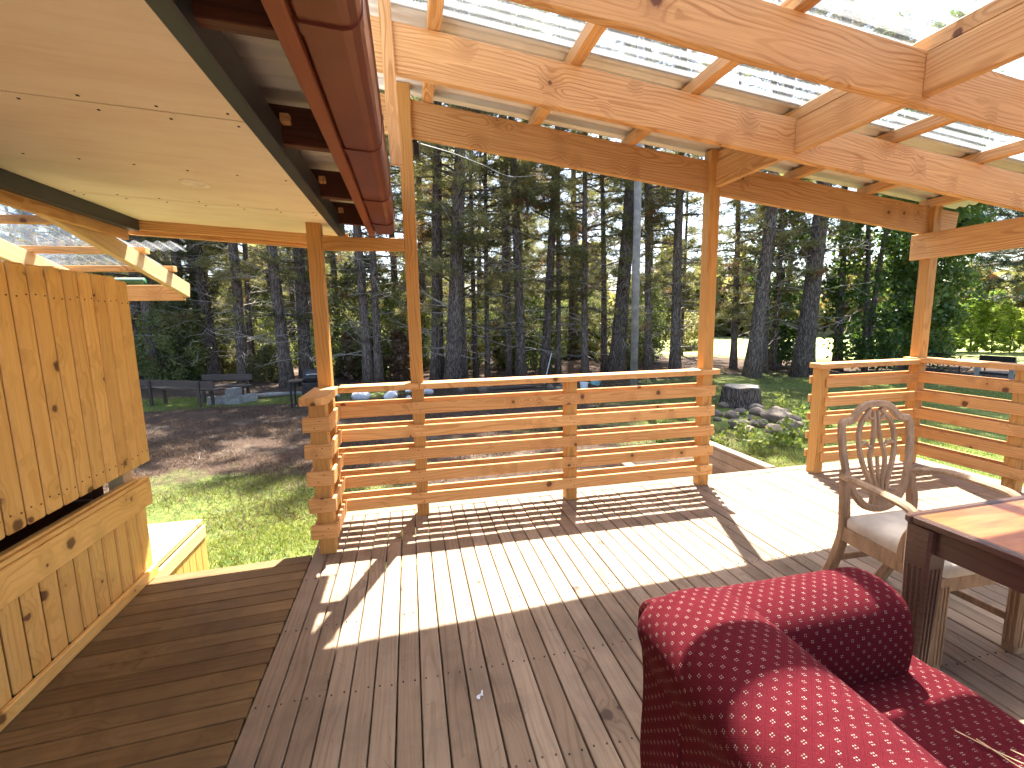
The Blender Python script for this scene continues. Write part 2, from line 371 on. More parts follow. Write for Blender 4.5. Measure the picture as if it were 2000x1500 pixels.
# ------------------------------------------------------------------ main deck
DX0, PIT = -.6615, .0915
deck = thing('deck', (2, 1.2, 0), 'weathered grey-brown timber deck of long narrow planks under the furniture', 'deck')
i = 0; x = DX0
while x < 4.83:
    timber('plank', (x+.0435, -1.2, -.015+.0012*((i*7) % 3-1)), (x+.0435, 3.492, -.015+.0012*((i*5) % 3-1)), 0.0858, .03, M_deck, deck, .0035); x += PIT; i += 1
DXE = x
timber('edge_plank', (DX0, 3.542, -.014), (DXE, 3.542, -.014), .088, .03, M_deck, deck)
bxx('fascia_board', (DX0, 3.588, -.19), (DXE, 3.61, -.031), M_deck, deck)
bxx('fascia_board', (DXE+.002, -1.2, -.19), (DXE+.024, 3.585, -.031), M_deck, deck)
for yy in np.arange(-1.0, 3.5, .45): bxx('joist', (DX0, yy, -.17), (DXE-.01, yy+.045, -.033), M_old, deck)
for xx in (-.5, 1.2, 2.9, 4.6):
    for yy in (-.9, 1.2, 3.3): bxx('stump', (xx, yy, GZ-.1), (xx+.1, yy+.1, -.172), M_old, deck)
nb = []
random.seed(3)
for q in range(i):
    for yy in np.arange(-.98, 3.5, .45):
        for s in (.02, .067):
            nb.append(((DX0+q*PIT+s, yy+.022+random.uniform(-.006, .006), .0012), (.006, .006, .003)))
tag(joined('nail_heads', nb, M_nail, deck), kind='stuff')
# walkway
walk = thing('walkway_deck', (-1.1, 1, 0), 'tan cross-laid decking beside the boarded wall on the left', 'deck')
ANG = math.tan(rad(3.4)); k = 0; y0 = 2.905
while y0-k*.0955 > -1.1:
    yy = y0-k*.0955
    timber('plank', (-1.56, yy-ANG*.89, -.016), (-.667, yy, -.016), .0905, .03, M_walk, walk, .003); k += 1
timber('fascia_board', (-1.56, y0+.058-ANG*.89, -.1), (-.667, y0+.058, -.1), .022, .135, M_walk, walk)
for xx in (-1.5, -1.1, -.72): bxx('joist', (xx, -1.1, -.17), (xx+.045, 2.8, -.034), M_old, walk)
# steps down from the gap, with boarded cheeks
land = thing('garden_steps', (2.7, 4.1, GZ), 'timber steps with boarded side cheek going down from the deck gap to the stone heap', 'steps')
for x0_, x1_ in ((3.278, 3.375), (2.02, 2.117)):
    bxx('cheek_cap', (x0_, 3.615, -.03), (x1_, 4.66, .003), M_deck, land)
    for q in range(4): bxx('cheek_board', (x0_+.008, 3.615, -.034-.1025*(q+1)), (x0_+.03, 4.65, -.034-.1025*q-.004), M_deck, land)
    for q in range(4): bxx('cheek_board', (x1_-.03, 3.615, -.034-.1025*(q+1)), (x1_-.008, 4.65, -.034-.1025*q-.004), M_deck, land)
for q in range(3):
    for k in range(3): bxx('tread_plank', (2.12, 3.615+q*.29+k*.095, -.17-.13*q), (3.275, 3.615+q*.29+k*.095+.09, -.14-.13*q), M_deck, land)
# side platform left of the wall
side = thing('side_platform', (-2.2, 3.3, GZ), 'sunlit pale timber platform past the end of the boarded wall', 'platform')
for q in range(9):
    yy = 3.60-q*.0955; timber('plank', (-3.2, yy, -.016), (-1.695, yy, -.016), .084, .03, M_pale, side)
bxx('edge_plank', (-1.686, 2.78, -.033), (-1.592, 3.64, .004), M_pale, side)
bxx('edge_plank', (-3.2, 3.648, -.031), (-1.592, 3.735, .001), M_pale, side)
bxx('skirt_board', (-1.600, 2.99, -.135), (-1.578, 3.735, -.046), M_pale, side)
for q in range(8): bxx('skirt_slat', (-1.606, 2.99+q*.0935, GZ-.05), (-1.586, 2.99+q*.0935+.09, -.138), M_board, side)
for q in range(16): bxx('skirt_slat', (-3.1+q*.0945, 3.715, GZ-.05), (-3.1+q*.0945+.09, 3.735, -.035), M_board, side)

# ------------------------------------------------------------------ railings
def nails(pts, parent, axis):
    s = {'x': (.003, .006, .006), 'y': (.006, .003, .006)}[axis]
    tag(joined('nail_heads', [(p, s) for p in pts], M_nail, parent), kind='stuff')
SZ = [(.103, .193), (.275, .365), (.447, .537), (.617, .707), (.786, .876)]
fr = thing('railing', (1, 3.4, 0), 'slatted pine balustrade along the front edge between the two tall left posts and the gap', 'railing')
for a, b in SZ:
    bxx('slat', (-.497, 3.335, a), (2.478, 3.354, b-.004), M_slat, fr); bxx('slat', (-.61, 3.448, a+.03), (2.47, 3.467, b+.008), M_slat, fr)
bxx('cap_rail', (-.497, 3.314, .967), (.052, 3.45, 1.009), M_slat, fr); bxx('cap_rail', (.0535, 3.314, .967), (2.497, 3.45, 1.009), M_slat, fr)
bxx('post', (1.17, 3.356, .001), (1.26, 3.446, .965), M_post, fr)
bxx('newel_post', (-.616, 2.925, .001), (-.518, 3.02, .965), M_post, fr)
for a, b in SZ:
    bxx('slat', (-.517, 2.922, a+.005), (-.496, 3.327, b+.005), M_slat, fr); bxx('slat', (-.64, 2.922, a+.005), (-.618, 3.44, b+.005), M_slat, fr)
    bxx('slat', (-.652, 2.897, a+.012), (-.493, 2.92, b+.012), M_slat, fr)
# rounded return cap
cv = [(-.655, 3.36), (-.655, 2.875), (-.645, 2.862), (-.56, 2.855), (-.53, 2.868), (-.508, 2.9), (-.499, 2.94), (-.499, 3.36)]
V = [(a-0, b, .967) for a, b in cv]+[(a, b, 1.012) for a, b in cv]; n = len(cv)
ob('cap_rail', mesh('cap', V, [tuple(range(n-1, -1, -1)), tuple(range(n, 2*n))]+[(q, (q+1) % n, (q+1) % n+n, q+n) for q in range(n)], M_slat), fr)
nails([(xx+dx, 3.3345, zz+dz) for xx in (.04, 1.215, 2.42) for a, b in SZ for zz in ((a+b)/2,) for dx, dz in ((-.015, .025), (.012, -.022))] +
      [(xx, 2.8965, (a+b)/2+.012+dz) for a, b in SZ for xx, dz in ((-.55, .022), (-.585, -.02))], fr, 'y')
f2 = thing('railing', (4.1, 3.4, 0), 'short slatted balustrade between the right newel and the corner post, behind the armed chair', 'railing')
bxx('newel_post', (3.55, 3.356, .001), (3.64, 3.446, .965), M_post, f2)
for a, b in SZ:
    bxx('slat', (3.6, 3.335, a+.008), (4.617, 3.354, b+.004), M_slat, f2); bxx('slat', (3.535, 3.448, a+.036), (4.77, 3.467, b+.014), M_slat, f2)
bxx('cap_rail', (3.52, 3.314, .967), (4.60, 3.46, 1.011), M_slat, f2)
f3 = thing('railing', (4.7, 1.8, 0), 'slatted balustrade running toward the viewer along the right side of the deck', 'railing')
for a, b in SZ:
    bxx('slat', (4.62, -1.1, a+.013), (4.643, 3.352, b+.013), M_slat, f3); bxx('slat', (4.737, -1.1, a+.013), (4.76, 3.44, b+.013), M_slat, f3)
bxx('cap_rail', (4.605, -1.1, .982), (4.765, 3.475, 1.024), M_slat, f3)
for yy in (2.56, 1.75, .95, .1, -.8): bxx('post', (4.645, yy, .001), (4.735, yy+.09, .98), M_post, f3)

# ------------------------------------------------------------------ pergola
per = thing('pergola', (2.4, 1.5, 0), 'pine pergola with sloping rafters over the deck, half metal and half clear corrugated roof', 'pergola')
S = -.1205
def zt(x): return 2.9456+S*x       # top of the rafters
bxx('post', (-.631, 3.357, .001), (-.541, 3.447, 2.112), M_post, per)
bxx('post', (-.004, 3.357, .001), (.084, 3.447, 3.018), M_post, per)
bxx('post', (2.368, 3.357, .001), (2.458, 3.447, 2.735), M_post, per)
bxx('post', (4.647, 3.357, .001), (4.737, 3.447, 2.40), M_post, per)
bxx('post', (4.647, -.9, .001), (4.737, -.81, 2.40), M_post, per)
timber('rail_beam', (-.54, 3.385, 1.977), (-.005, 3.385, 1.977), .05, .085, M_post, per)
RY = [3.423, 2.62, 1.875, 1.11, .35, -.41, -1.1]
nz = math.cos(math.atan(S))
for yy in RY:
    x0, x1 = -.32, 4.98; dz = -.119
    timber('rafter', (x0, yy, zt(x0)+dz), (x1, yy, zt(x1)+dz), .045, .237, M_pine, per)
PX = [.2, .968, 1.712, 2.46, 3.2, 3.965, 4.68]
for xx in PX: timber('purlin', (xx, -1.2, zt(xx)+.037), (xx, 3.50, zt(xx)+.037), .07, .07, M_pine, per, roll=-math.atan(S) if 0 else 0)
for q in range(len(RY)-1): timber('blocking', (2.435, RY[q]-.0235, zt(2.435)-.105), (2.435, RY[q+1]+.0235, zt(2.435)-.105), .045, .19, M_pine, per)
timber('header_beam', (4.622, 3.505, 2.037), (4.622, -1.1, 2.037), .045, .228, M_pine, per)
def sheet(name, y0, y1, x0, x1, mat, parent, z0f, amp=.009, pit=.076, dz=0, alongx=True):
    n = int(round((y1-y0)/pit*8)); V = []; F = []
    for k in range(n+1):
        yy = y0+(y1-y0)*k/n; zz = amp*math.cos(2*math.pi*(yy-y0)/pit)+dz
        for a in np.linspace(x0, x1, 5): V.append((a, yy, z0f(a)+zz) if alongx else (yy, a, z0f(a)+zz))
    for k in range(n):
        for q in range(4): F.append((k*5+q, k*5+q+1, (k+1)*5+q+1, (k+1)*5+q))
    me = mesh(name, V, F, mat, True); uv = me.uv_layers.new(name='UVMap')
    uv.data.foreach_set('uv', [c_ for l in me.loops for c_ in ((l.vertex_index//5)*(y1-y0)/n, float(l.vertex_index % 5))])
    return ob(name, me, parent)
ZR = lambda x: zt(x)+.084
bxx  # sheets: two metal at the front, clear ones toward the viewer
sheet('metal_sheet', 3.03, 3.56, -.45, 5.12, M_zinc, per, ZR, dz=.003); sheet('metal_sheet', 2.60, 3.068, -.45, 5.12, M_zinc, per, ZR)
yy = 2.638
for q in range(5):
    sheet('clear_sheet', yy-.76, yy, -.45, 5.12, M_poly, per, ZR, dz=.004*(q % 2)+.003); yy -= .722
# loose upright batten beside the second post, black lamp under the beam
timber('batten', (-.022, 2.585, 2.252), (-.042, 2.585, 3.06), .06, .022, M_pine, per)
lamp = thing('floodlight', (.085, 3.4, 2.66), 'small black fitting tucked under the front beam beside the second tall post', 'lamp')
bxx('housing', (.09, 3.46, 2.60), (.13, 3.50, 2.69), M_black, lamp); bxx('bracket', (.085, 3.447, 2.675), (.12, 3.459, 2.70), M_black, lamp)

# ------------------------------------------------------------------ porch roof of the house with gutter
por = thing('porch_roof', (-1.1, 1.5, 2.1), 'low porch roof with cream ply ceiling, dark steel beams and red-brown gutter', 'porch roof')
CS = -.064
def zc(x): return 2.102+CS*(x+.49)
def slab(name, x0, x1, y0, y1, th, mat, parent, off=0):
    V = [(x, y, zc(x)+off+t) for t in (0, th) for x, y in ((x0, y0), (x1, y0), (x1, y1), (x0, y1))]
    return ob(name, mesh(name, V, [(3, 2, 1, 0), (4, 5, 6, 7), (0, 1, 5, 4), (1, 2, 6, 5), (2, 3, 7, 6), (3, 0, 4, 7)], mat), parent)
YJ = [-1.2, .44, 1.745, 3.075, 3.815]
for q in range(4): slab('ceiling_panel', -1.80, -.485, YJ[q]+.004, YJ[q+1]-.004, .012, M_ceil, por)
slab('ceiling_backing', -1.85, -.44, -1.2, 3.815, .02, M_brown, por, .02)
bxx('steel_beam', (-.489, -1.2, zc(-.489)-.006), (-.435, 3.79, zc(-.489)+.105), M_steel, por, .006)
bxx('steel_beam', (-1.87, -1.2, zc(-1.8)-.075), (-1.80, 3.815, zc(-1.8)+.06), M_steel, por, .006)
bxx('trim_board', (-1.905, -1.2, zc(-1.8)-.135), (-1.872, 3.815, zc(-1.8)-.02), M_pine, por)
timber('end_beam', (-1.9, 3.84, zc(-1.9)-.02), (-.42, 3.84, zc(-.42)-.02), .045, .09, M_pine, por)
timber('end_beam', (-1.9, 3.884, zc(-1.9)-.045), (-.42, 3.884, zc(-.42)-.045), .04, .10, M_pine, por)
for yy in (-.95, -.19, .57, 1.30, 2.06, 2.83, 3.53):
    timber('eave_rafter', (-2.0, yy-.0225, zc(-2)+.105), (-.262, yy-.0225, zc(-.262)+.105), .045, .14, M_brown, por)
sheet('metal_sheet', -1.2, 3.9, -2.3, -.18, M_zinc, por, lambda x: zc(x)+.215, amp=.012, pit=.1)
bxx('fascia_board', (-.262, -1.2, 2.10), (-.218, 3.80, 2.262), M_fascia, por)
for yy in (1.98, 2.75, 3.46): bxx('packer', (-.437+.003, yy, 2.20), (-.40, yy+.06, 2.232), M_pine, por)
gp = [(-.214, 2.25), (-.214, 2.128), (-.206, 2.12), (-.115, 2.113), (-.095, 2.117), (-.078, 2.130), (-.070, 2.150), (-.066, 2.24), (-.060, 2.25), (-.072, 2.25),
      (-.074, 2.235), (-.078, 2.152), (-.086, 2.138), (-.1, 2.126), (-.2, 2.129), (-.207, 2.136), (-.207, 2.25)]
def extr(name, prof, y0, y1, mat, parent, sc_=1.):
    cx = sum(p[0] for p in prof)/len(prof); cz = sum(p[1] for p in prof)/len(prof)
    V = [((a-cx)*sc_+cx, y, (b-cz)*sc_+cz) for y in (y0, y1) for a, b in prof]; n = len(prof)
    F = [(q, (q+1) % n, (q+1) % n+n, q+n) for q in range(n)]+[tuple(range(n-1, -1, -1)), tuple(range(n, 2*n))]
    return ob(name, mesh(name, V, F, mat), parent)
gut = extr('gutter', gp, -1.2, 3.78, M_gutter, por)
for yy in (.5, 1.20, 1.98, 2.76, 3.40):
    extr('gutter_bracket', [(a, b-.004) for a, b in gp], yy, yy+.045, M_gutter, gut, 1.045)
nb = [((x_, y_+random.uniform(-.01, .01), zc(x_)-.001), (.007, .007, .003)) for y_ in (1.70, 1.79, 3.03, 3.12, .49, 2.4) for x_ in np.arange(-1.72, -.5, .2)]
tag(joined('nail_heads', nb, M_nail, por), kind='stuff')
def disc(name, c_, r0, r1, h, mat, parent, n=28):
    V = []; F = []
    for r, z in ((r1, 0), (r1*.97, -h), (r0, -h*.8), (r0*.98, -h*.2)):
        for q in range(n): a = 2*math.pi*q/n; V.append((c_[0]+r*math.cos(a), c_[1]+r*math.sin(a), c_[2]+z+CS*r*math.cos(a)))
    for k in range(3):
        for q in range(n): F.append((k*n+q, k*n+(q+1) % n, (k+1)*n+(q+1) % n, (k+1)*n+q))
    F.append(tuple(3*n+q for q in range(n))); return ob(name, mesh(name, V, F, mat), parent)
M_trim = plain('downlight trim', (.9, .84, .7), .5)
dlt = disc('downlight', (-.975, 2.61, zc(-.975)-.001), .042, .062, .006, M_trim, por)

# ------------------------------------------------------------------ boarded wall and hatch panel on the left
wal = thing('boarded_wall', (-1.56, 1.5, 0), 'lower half wall of vertical knotty pine boards with a top rail and skirting', 'wall')
q = 0
ys_ = [2.955-.1*k for k in range(41)]
for yb in ys_: bxx('board', (-1.562, yb-.089, .05), (-1.542, yb, .50), M_board, wal, .008)
bxx('top_rail', (-1.540, -1.1, .425), (-1.518, 2.985, .565), M_board, wal); bxx('cap', (-1.6, -1.1, .567), (-1.522, 2.985, .588), M_board, wal)
bxx('cap_bead', (-1.56, -1.1, .590), (-1.535, 2.9, .604), M_board, wal)
bxx('skirting', (-1.540, -1.1, .001), (-1.515, 2.95, .062), M_board, wal, .005)
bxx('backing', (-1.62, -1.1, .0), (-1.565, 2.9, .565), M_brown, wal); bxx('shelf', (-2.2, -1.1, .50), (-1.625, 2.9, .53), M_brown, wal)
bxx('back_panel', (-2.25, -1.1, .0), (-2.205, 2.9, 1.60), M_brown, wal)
bxx('light_block_top', (-2.25, -1.1, 1.603), (-1.585, 2.9, 1.625), M_brown, wal); bxx('light_block_end', (-2.2, 2.80, .535), (-1.665, 2.83, 1.6), M_brown, wal)  # added panels closing top and end, keeping skylight out of the slot
bxx('post', (-1.66, 2.86, .53), (-1.58, 2.94, 1.6), M_pale, wal)
hat = thing('hatch_panel', (-1.54, 2, .67), 'upper panel of vertical knotty pine boards hanging above the dark slot', 'panel')
nl = []
bxx('backing', (-1.5455, -1.0, .672), (-1.5435, 2.92, 1.695), M_brown, hat, 0)  # unseen dark sheet added so no light shows through the board gaps
for k in range(41):
    yb = 3.022-.1*k; zt_ = 1.716 if k else 1.70
    bxx('board', (-1.543, yb-.089, .668), (-1.522, yb, zt_), M_board, hat, .008)
    for zz in (1.585, .735):
        for s in (.022, .072): nl.append((-1.5215, yb-s, zz+random.uniform(-.008, .008)))
bxx('batten', (-1.58, -1.0, 1.55), (-1.547, 2.9, 1.64), M_board, hat); bxx('batten', (-1.58, -1.0, .70), (-1.547, 2.9, .78), M_board, hat)
nails(nl, hat, 'x')

# ------------------------------------------------------------------ second lean-to roof past the wall
lean = thing('side_lean_to', (-2.6, 4.2, GZ), 'small lean-to frame with clear corrugated roof over the sunlit platform', 'lean-to')
def zl(y): return 2.075-.223*(y-3.63)
for xx in (-1.935, -2.62, -3.3, -4.0): timber('rafter', (xx, 3.0, zl(3.0)-.06), (xx, 4.76, zl(4.76)-.06), .045, .125, M_pale if xx > -3 else M_pine, lean)
timber('header_beam', (-4.2, 4.725, 1.742), (-1.95, 4.725, 1.742), .045, .135, M_pine, lean)
for yy in (3.05, 3.55, 4.05, 4.45): timber('purlin', (-4.2, yy, zl(yy)+.028), (-1.99 if yy < 3.9 else -1.88, yy, zl(yy)+.028), .07, .045, M_pine, lean)
bxx('post', (-2.56, 4.0, GZ-.1), (-2.47, 4.09, zl(4.05)-.09), M_post, lean)
for a, b, ya, yb in ((-2.0, -1.65, 3.97, 4.14), (-2.62, -1.97, 3.0, 4.59), (-3.4, -2.60, 3.0, 4.59), (-4.2, -3.38, 3.0, 4.59)):
    sheet('clear_sheet', a, b, ya, yb, M_poly, lean, lambda y: zl(y)+.066, alongx=False)
grn = thing('green_awning', (-2.6, 4.8, 1.8), 'rolled dark green blind fixed above the header of the side lean-to', 'blind')
sw('roll', [(-3.3, 4.80, 1.845), (-2.28, 4.80, 1.845)], cprof(.034, 12), M_green, grn, smooth=True)
for xx in (-3.1, -2.4): bxx('bracket', (xx, 4.749, 1.79), (xx+.03, 4.80, 1.812), M_bbq, grn)

# ------------------------------------------------------------------ armchair
def upholster(name, ctrl, axis, t0, t1, parent, n=4, inset=.90, bulge=0.):
    P2 = [Vector((a, b, 0)) for a, b in ctrl]; m_ = len(P2); prof = []
    for i_ in range(m_):
        a, b, c_, d = (P2[(i_+q) % m_] for q in (-1, 0, 1, 2))
        for k_ in range(n):
            t = k_/n; prof.append(.5*((2*b)+(c_-a)*t+(2*a-5*b+4*c_-d)*t*t+(3*b-a-3*c_+d)*t**3))
    K = len(prof); cen = sum(prof, Vector())/K
    arc = [0]
    for q in range(K): arc.append(arc[-1]+(prof[(q+1) % K]-prof[q]).length)
    L = t1-t0; ts = [0, .006, .02, .045]+[L*q/8 for q in range(1, 8)]+[L-.045, L-.02, L-.006, L]
    ss = [inset, inset+(1-inset)*.55, inset+(1-inset)*.88, 1]+[1+bulge*math.sin(math.pi*q/8) for q in range(1, 8)]+[1, inset+(1-inset)*.88, inset+(1-inset)*.55, inset]
    V = []; F = []; UV = []
    def put(p, t): return (t0+t, p.x, p.y) if axis == 'x' else (p.x, t0+t, p.y)
    for t, s in zip(ts, ss):
        for p in prof: V.append(put(cen+(p-cen)*s, t))
    for i_ in range(len(ts)-1):
        for q in range(K):
            q2 = (q+1) % K; F.append((i_*K+q, i_*K+q2, (i_+1)*K+q2, (i_+1)*K+q))
            UV.append([(ts[i_], arc[q]), (ts[i_], arc[q+1]), (ts[i_+1], arc[q+1]), (ts[i_+1], arc[q])])
    for base, rev in ((0, True), ((len(ts)-1)*K, False)):
        V.append(put(cen, ts[0] if rev else ts[-1])); ci = len(V)-1
        for q in range(K):
            q2 = (q+1) % K; tri = (ci, base+q2, base+q) if rev else (ci, base+q, base+q2)
            F.append(tri); UV.append([(cen.x, cen.y)]+[(cen+(prof[j-base]-cen)*inset)[:2] for j in tri[1:]])
    me = mesh(name, V, F, M_fabric, True); uvl = me.uv_layers.new(name='UVMap')
    flat = [c_ for f in UV for uv in f for c_ in uv]; uvl.data.foreach_set('uv', flat)
    bm = bmesh.new(); bm.from_mesh(me); bmesh.ops.recalc_face_normals(bm, faces=bm.faces); bm.to_mesh(me); bm.free()
    return ob(name, me, parent)
arm = thing('armchair', (1.0, .6, 0), 'low armchair in worn red fabric with a small white flower pattern', 'armchair')
back = [(.64, .06), (.625, .35), (.612, .48), (.59, .53), (.572, .60), (.60, .66), (.68, .693), (.78, .693), (.87, .665), (.96, .58), (1.03, .47), (1.06, .40), (1.0, .2), (.9, .06)]
upholster('backrest', back, 'y', .06, 1.075, arm, inset=.93)
armp = [(.93, .08), (.915, .34), (.898, .47), (.898, .56), (.92, .635), (.97, .668), (1.06, .672), (1.125, .635), (1.14, .575), (1.115, .5), (1.10, .38), (1.10, .08)]
upholster('armrest', armp, 'x', .615, 1.335, arm, inset=.94)
upholster('armrest', [(1.14-y_, z_) for y_, z_ in armp], 'x', .615, 1.335, arm, inset=.94)
seat = [(.90, .30), (.92, .415), (1.05, .435), (1.30, .44), (1.43, .43), (1.478, .395), (1.485, .34), (1.46, .30), (1.2, .29)]
upholster('seat_cushion', seat, 'y', .235, .922, arm, inset=.95, bulge=.012)
upholster('seat_cushion_front', [(1.345, .305), (1.345, .40), (1.36, .425), (1.42, .43), (1.47, .395), (1.478, .345), (1.46, .305)], 'y', .14, 1.0, arm, inset=.9)
upholster('base_panel', [(.72, .05), (.72, .29), (1.1, .293), (1.40, .285), (1.40, .05), (1.1, .05)], 'y', .15, 1.0, arm, inset=.97)
for a in (.67, 1.33):
    for b in (.12, 1.04): bxx('foot', (a, b, .001), (a+.05, b+.05, .08), M_darktab, arm)
tw = thing('pine_needles', (1.28, .62, .44), 'dry curled pine needle sprig lying on the red seat', 'twig')
for k_, pts in enumerate(([(1.24, .73, .447), (1.27, .66, .449), (1.30, .62, .45), (1.345, .64, .449), (1.37, .67, .447)], [(1.26, .7, .449), (1.27, .62, .45), (1.29, .585, .452), (1.35, .60, .45)], [(1.30, .66, .451), (1.33, .60, .452), (1.32, .56, .448)])):
    sw('needle', spl(pts, 4), cprof(.0013, 5), M_pale, tw)

# ------------------------------------------------------------------ dining table
tab = thing('dining_table', (1.663, 1.20, 0), 'dark framed dining table with a polished reddish top, its corner at right', 'table', rz=rad(1.0))
TM = WM['dining_table']
def tb(name, a, b, mat, bev=.003, parent=None):
    a = Vector(a); b = Vector(b); s = b-a; k = max(range(3), key=lambda i_: abs(s[i_]))
    m = Matrix.Translation((a+b)/2)
    if k == 1: m = m @ Matrix.Rotation(math.pi/2, 4, 'Z'); d = (abs(s.y), abs(s.x), abs(s.z))
    elif k == 2: m = m @ Matrix.Rotation(-math.pi/2, 4, 'Y'); d = (abs(s.z), abs(s.y), abs(s.x))
    else: d = tuple(abs(q) for q in s)
    return ob(name, boxmesh(*d, mat, bev), parent or tab, TM @ m)
TL, TW = 1.35, 1.05
tb('top_panel', (.028, -TW+.03, .722), (TL-.03, -.028, .751), M_tabtop)
for a, b in (((0, -.027, .725), (TL, 0, .754)), ((0, -TW, .725), (TL, -TW+.027, .754)), ((0, -TW+.028, .725), (.027, -.028, .754)), ((TL-.027, -TW+.028, .725), (TL, -.028, .754))):
    tb('edge_strip', a, b, M_darktab, .006)
for a, b in (((.012, -.072, .635), (TL-.012, -.05, .720)), ((.012, -TW+.05, .635), (TL-.012, -TW+.072, .720)), ((.03, -TW+.06, .633), (.052, -.074, .7195)), ((TL-.052, -TW+.06, .633), (TL-.03, -.074, .7195))):
    tb('apron', a, b, M_darktab)
def table_leg(x_, y_):
    pts = [(x_, y_, z_) for z_ in (.001, .03, .2, .45, .60, .721)]
    V, F = sweep(pts, rprof(.082, .082, .008), up=(0, 1, 0), scales=[.72, .75, .82, .92, 1, 1])
    lg = ob('leg', mesh('leg', V, F, M_darktab), tab, TM)
    for dx in (-.018, 0, .018):
        V, F = sweep([(x_+dx*.8, y_-.0335, .12), (x_+dx, y_-.0405, .58)], rprof(.009, .006, .002), up=(0, 1, 0)); ob('reed', mesh('reed', V, F, M_darktab), lg, TM)
        V, F = sweep([(x_-.0335, y_+dx*.8, .12), (x_-.0405, y_+dx, .58)], rprof(.006, .009, .002), up=(0, 1, 0)); ob('reed', mesh('reed', V, F, M_darktab), lg, TM)
for a in (.046, TL-.046):
    for b in (-.046, -TW+.046): table_leg(a, b)

# ------------------------------------------------------------------ shield-back chair
ch = thing('armed_chair', (2.25, 1.535, 0), 'carved shield-back wooden chair with arms and a cream seat at the table', 'chair', rz=rad(-1))
CM = WM['armed_chair']
def cs(name, pts, prof, mat=M_chair, n=4, parent=None, up=(0, 1, 0), closed=False, scales=None, smooth=False):
    P = spl(pts, n) if n else pts
    if scales: scales = [scales[0]+(scales[1]-scales[0])*q/(len(P)-1) for q in range(len(P))]
    V, F = sweep(P, prof, up=up, closed=closed, scales=scales); return ob(name, mesh(name, V, F, mat, smooth), parent or ch, CM)
def bp(x_, z_, dy=0): return (x_, .205+.13*(z_-.45)+dy, z_)
for s in (-1, 1):
    cs('back_leg', [(s*.205, .335, .001), (s*.2, .265, .16), (s*.197, .215, .36), (s*.205, .212, .50), (s*.2, .225, .60), (s*.196, .236, .68)], rprof(.042, .05, .008), up=(1, 0, 0), scales=(1.05, .8))
    lg = cs('front_leg', [(s*.228, -.235, .001), (s*.228, -.235, .2), (s*.228, -.235, .405)], rprof(.056, .056, .006), n=0)
    for dx in (-.017, 0, .017):
        cs('flute', [(s*.228+dx, -.265, .03), (s*.228+dx, -.265, .37)], rprof(.008, .006, .002), n=0, parent=lg)
        cs('flute', [(s*.228-.030, -.235+dx, .03), (s*.228-.030, -.235+dx, .37)], rprof(.006, .008, .002), n=0, parent=lg)
    cs('armrest', [(s*.205, .228, .655), (s*.262, .12, .675), (s*.277, -.02, .668), (s*.283, -.12, .658), (s*.28, -.165, .635)], rprof(.046, .026, .009), up=(0, 0, 1), n=6)
    cs('arm_support', [(s*.28, -.165, .642), (s*.276, -.178, .60), (s*.262, -.135, .53), (s*.25, -.11, .46), (s*.246, -.105, .40)], rprof(.036, .03, .007), up=(1, 0, 0), n=5)
    cs('seat_rail', [(s*.236, -.235, .375), (s*.205, .205, .375)], rprof(.026, .075, .003), n=0, up=(0, 0, 1))
    cs('stretcher', [(s*.228, -.235, .135), (s*.2, .27, .135)], rprof(.022, .034, .004), n=0, up=(0, 0, 1))
cs('seat_rail', [(-.21, -.24, .375), (.21, -.24, .375)], rprof(.026, .075, .003), n=0, up=(0, 0, 1)); cs('seat_rail', [(-.19, .21, .375), (.19, .21, .375)], rprof(.026, .075, .003), n=0, up=(0, 0, 1))
cs('stretcher', [(-.21, .02, .135), (.21, .02, .135)], rprof(.022, .034, .004), n=0, up=(0, 0, 1)); cs('stretcher', [(-.19, .25, .22), (.19, .25, .22)], rprof(.02, .034, .004), n=0, up=(0, 0, 1))
# upholstered seat: pillowed trapezoid
V = []; F = []; rings = [(.405, .965), (.418, 1.0), (.448, 1.0), (.466, .95), (.478, .80), (.483, .4)]
base = []
for a, b in (((-.255, -.27), (.255, -.27)), ((.255, -.27), (.215, .2)), ((.215, .2), (-.215, .2)), ((-.215, .2), (-.255, -.27))):
    for q in range(8): t = .04+.92*q/7; base.append((a[0]+(b[0]-a[0])*t, a[1]+(b[1]-a[1])*t))
nb_ = len(base)
for z_, s in rings:
    for a, b in base: V.append((a*s, -.035+(b+.035)*s, z_))
for r_ in range(len(rings)-1):
    for q in range(nb_): F.append((r_*nb_+q, r_*nb_+(q+1) % nb_, (r_+1)*nb_+(q+1) % nb_, (r_+1)*nb_+q))
F.append(tuple((len(rings)-1)*nb_+q for q in range(nb_))); F.append(tuple(range(nb_-1, -1, -1)))
ob('seat', mesh('seat', V, F, M_cream, True), ch, CM)
half = [(0, 1.0), (.06, .993), (.11, .962), (.145, .925), (.193, .918), (.205, .885), (.204, .80), (.192, .70), (.165, .60), (.11, .52), (.06, .49), (0, .48)]
loop = spl([bp(a, b) for a, b in half], 4); loop2 = [Vector((-p.x, p.y, p.z)) for p in reversed(loop[1:-1])]
cs('shield_frame', loop+loop2, rprof(.036, .026, .006), n=0, closed=True, up=(0, 1, -.13))
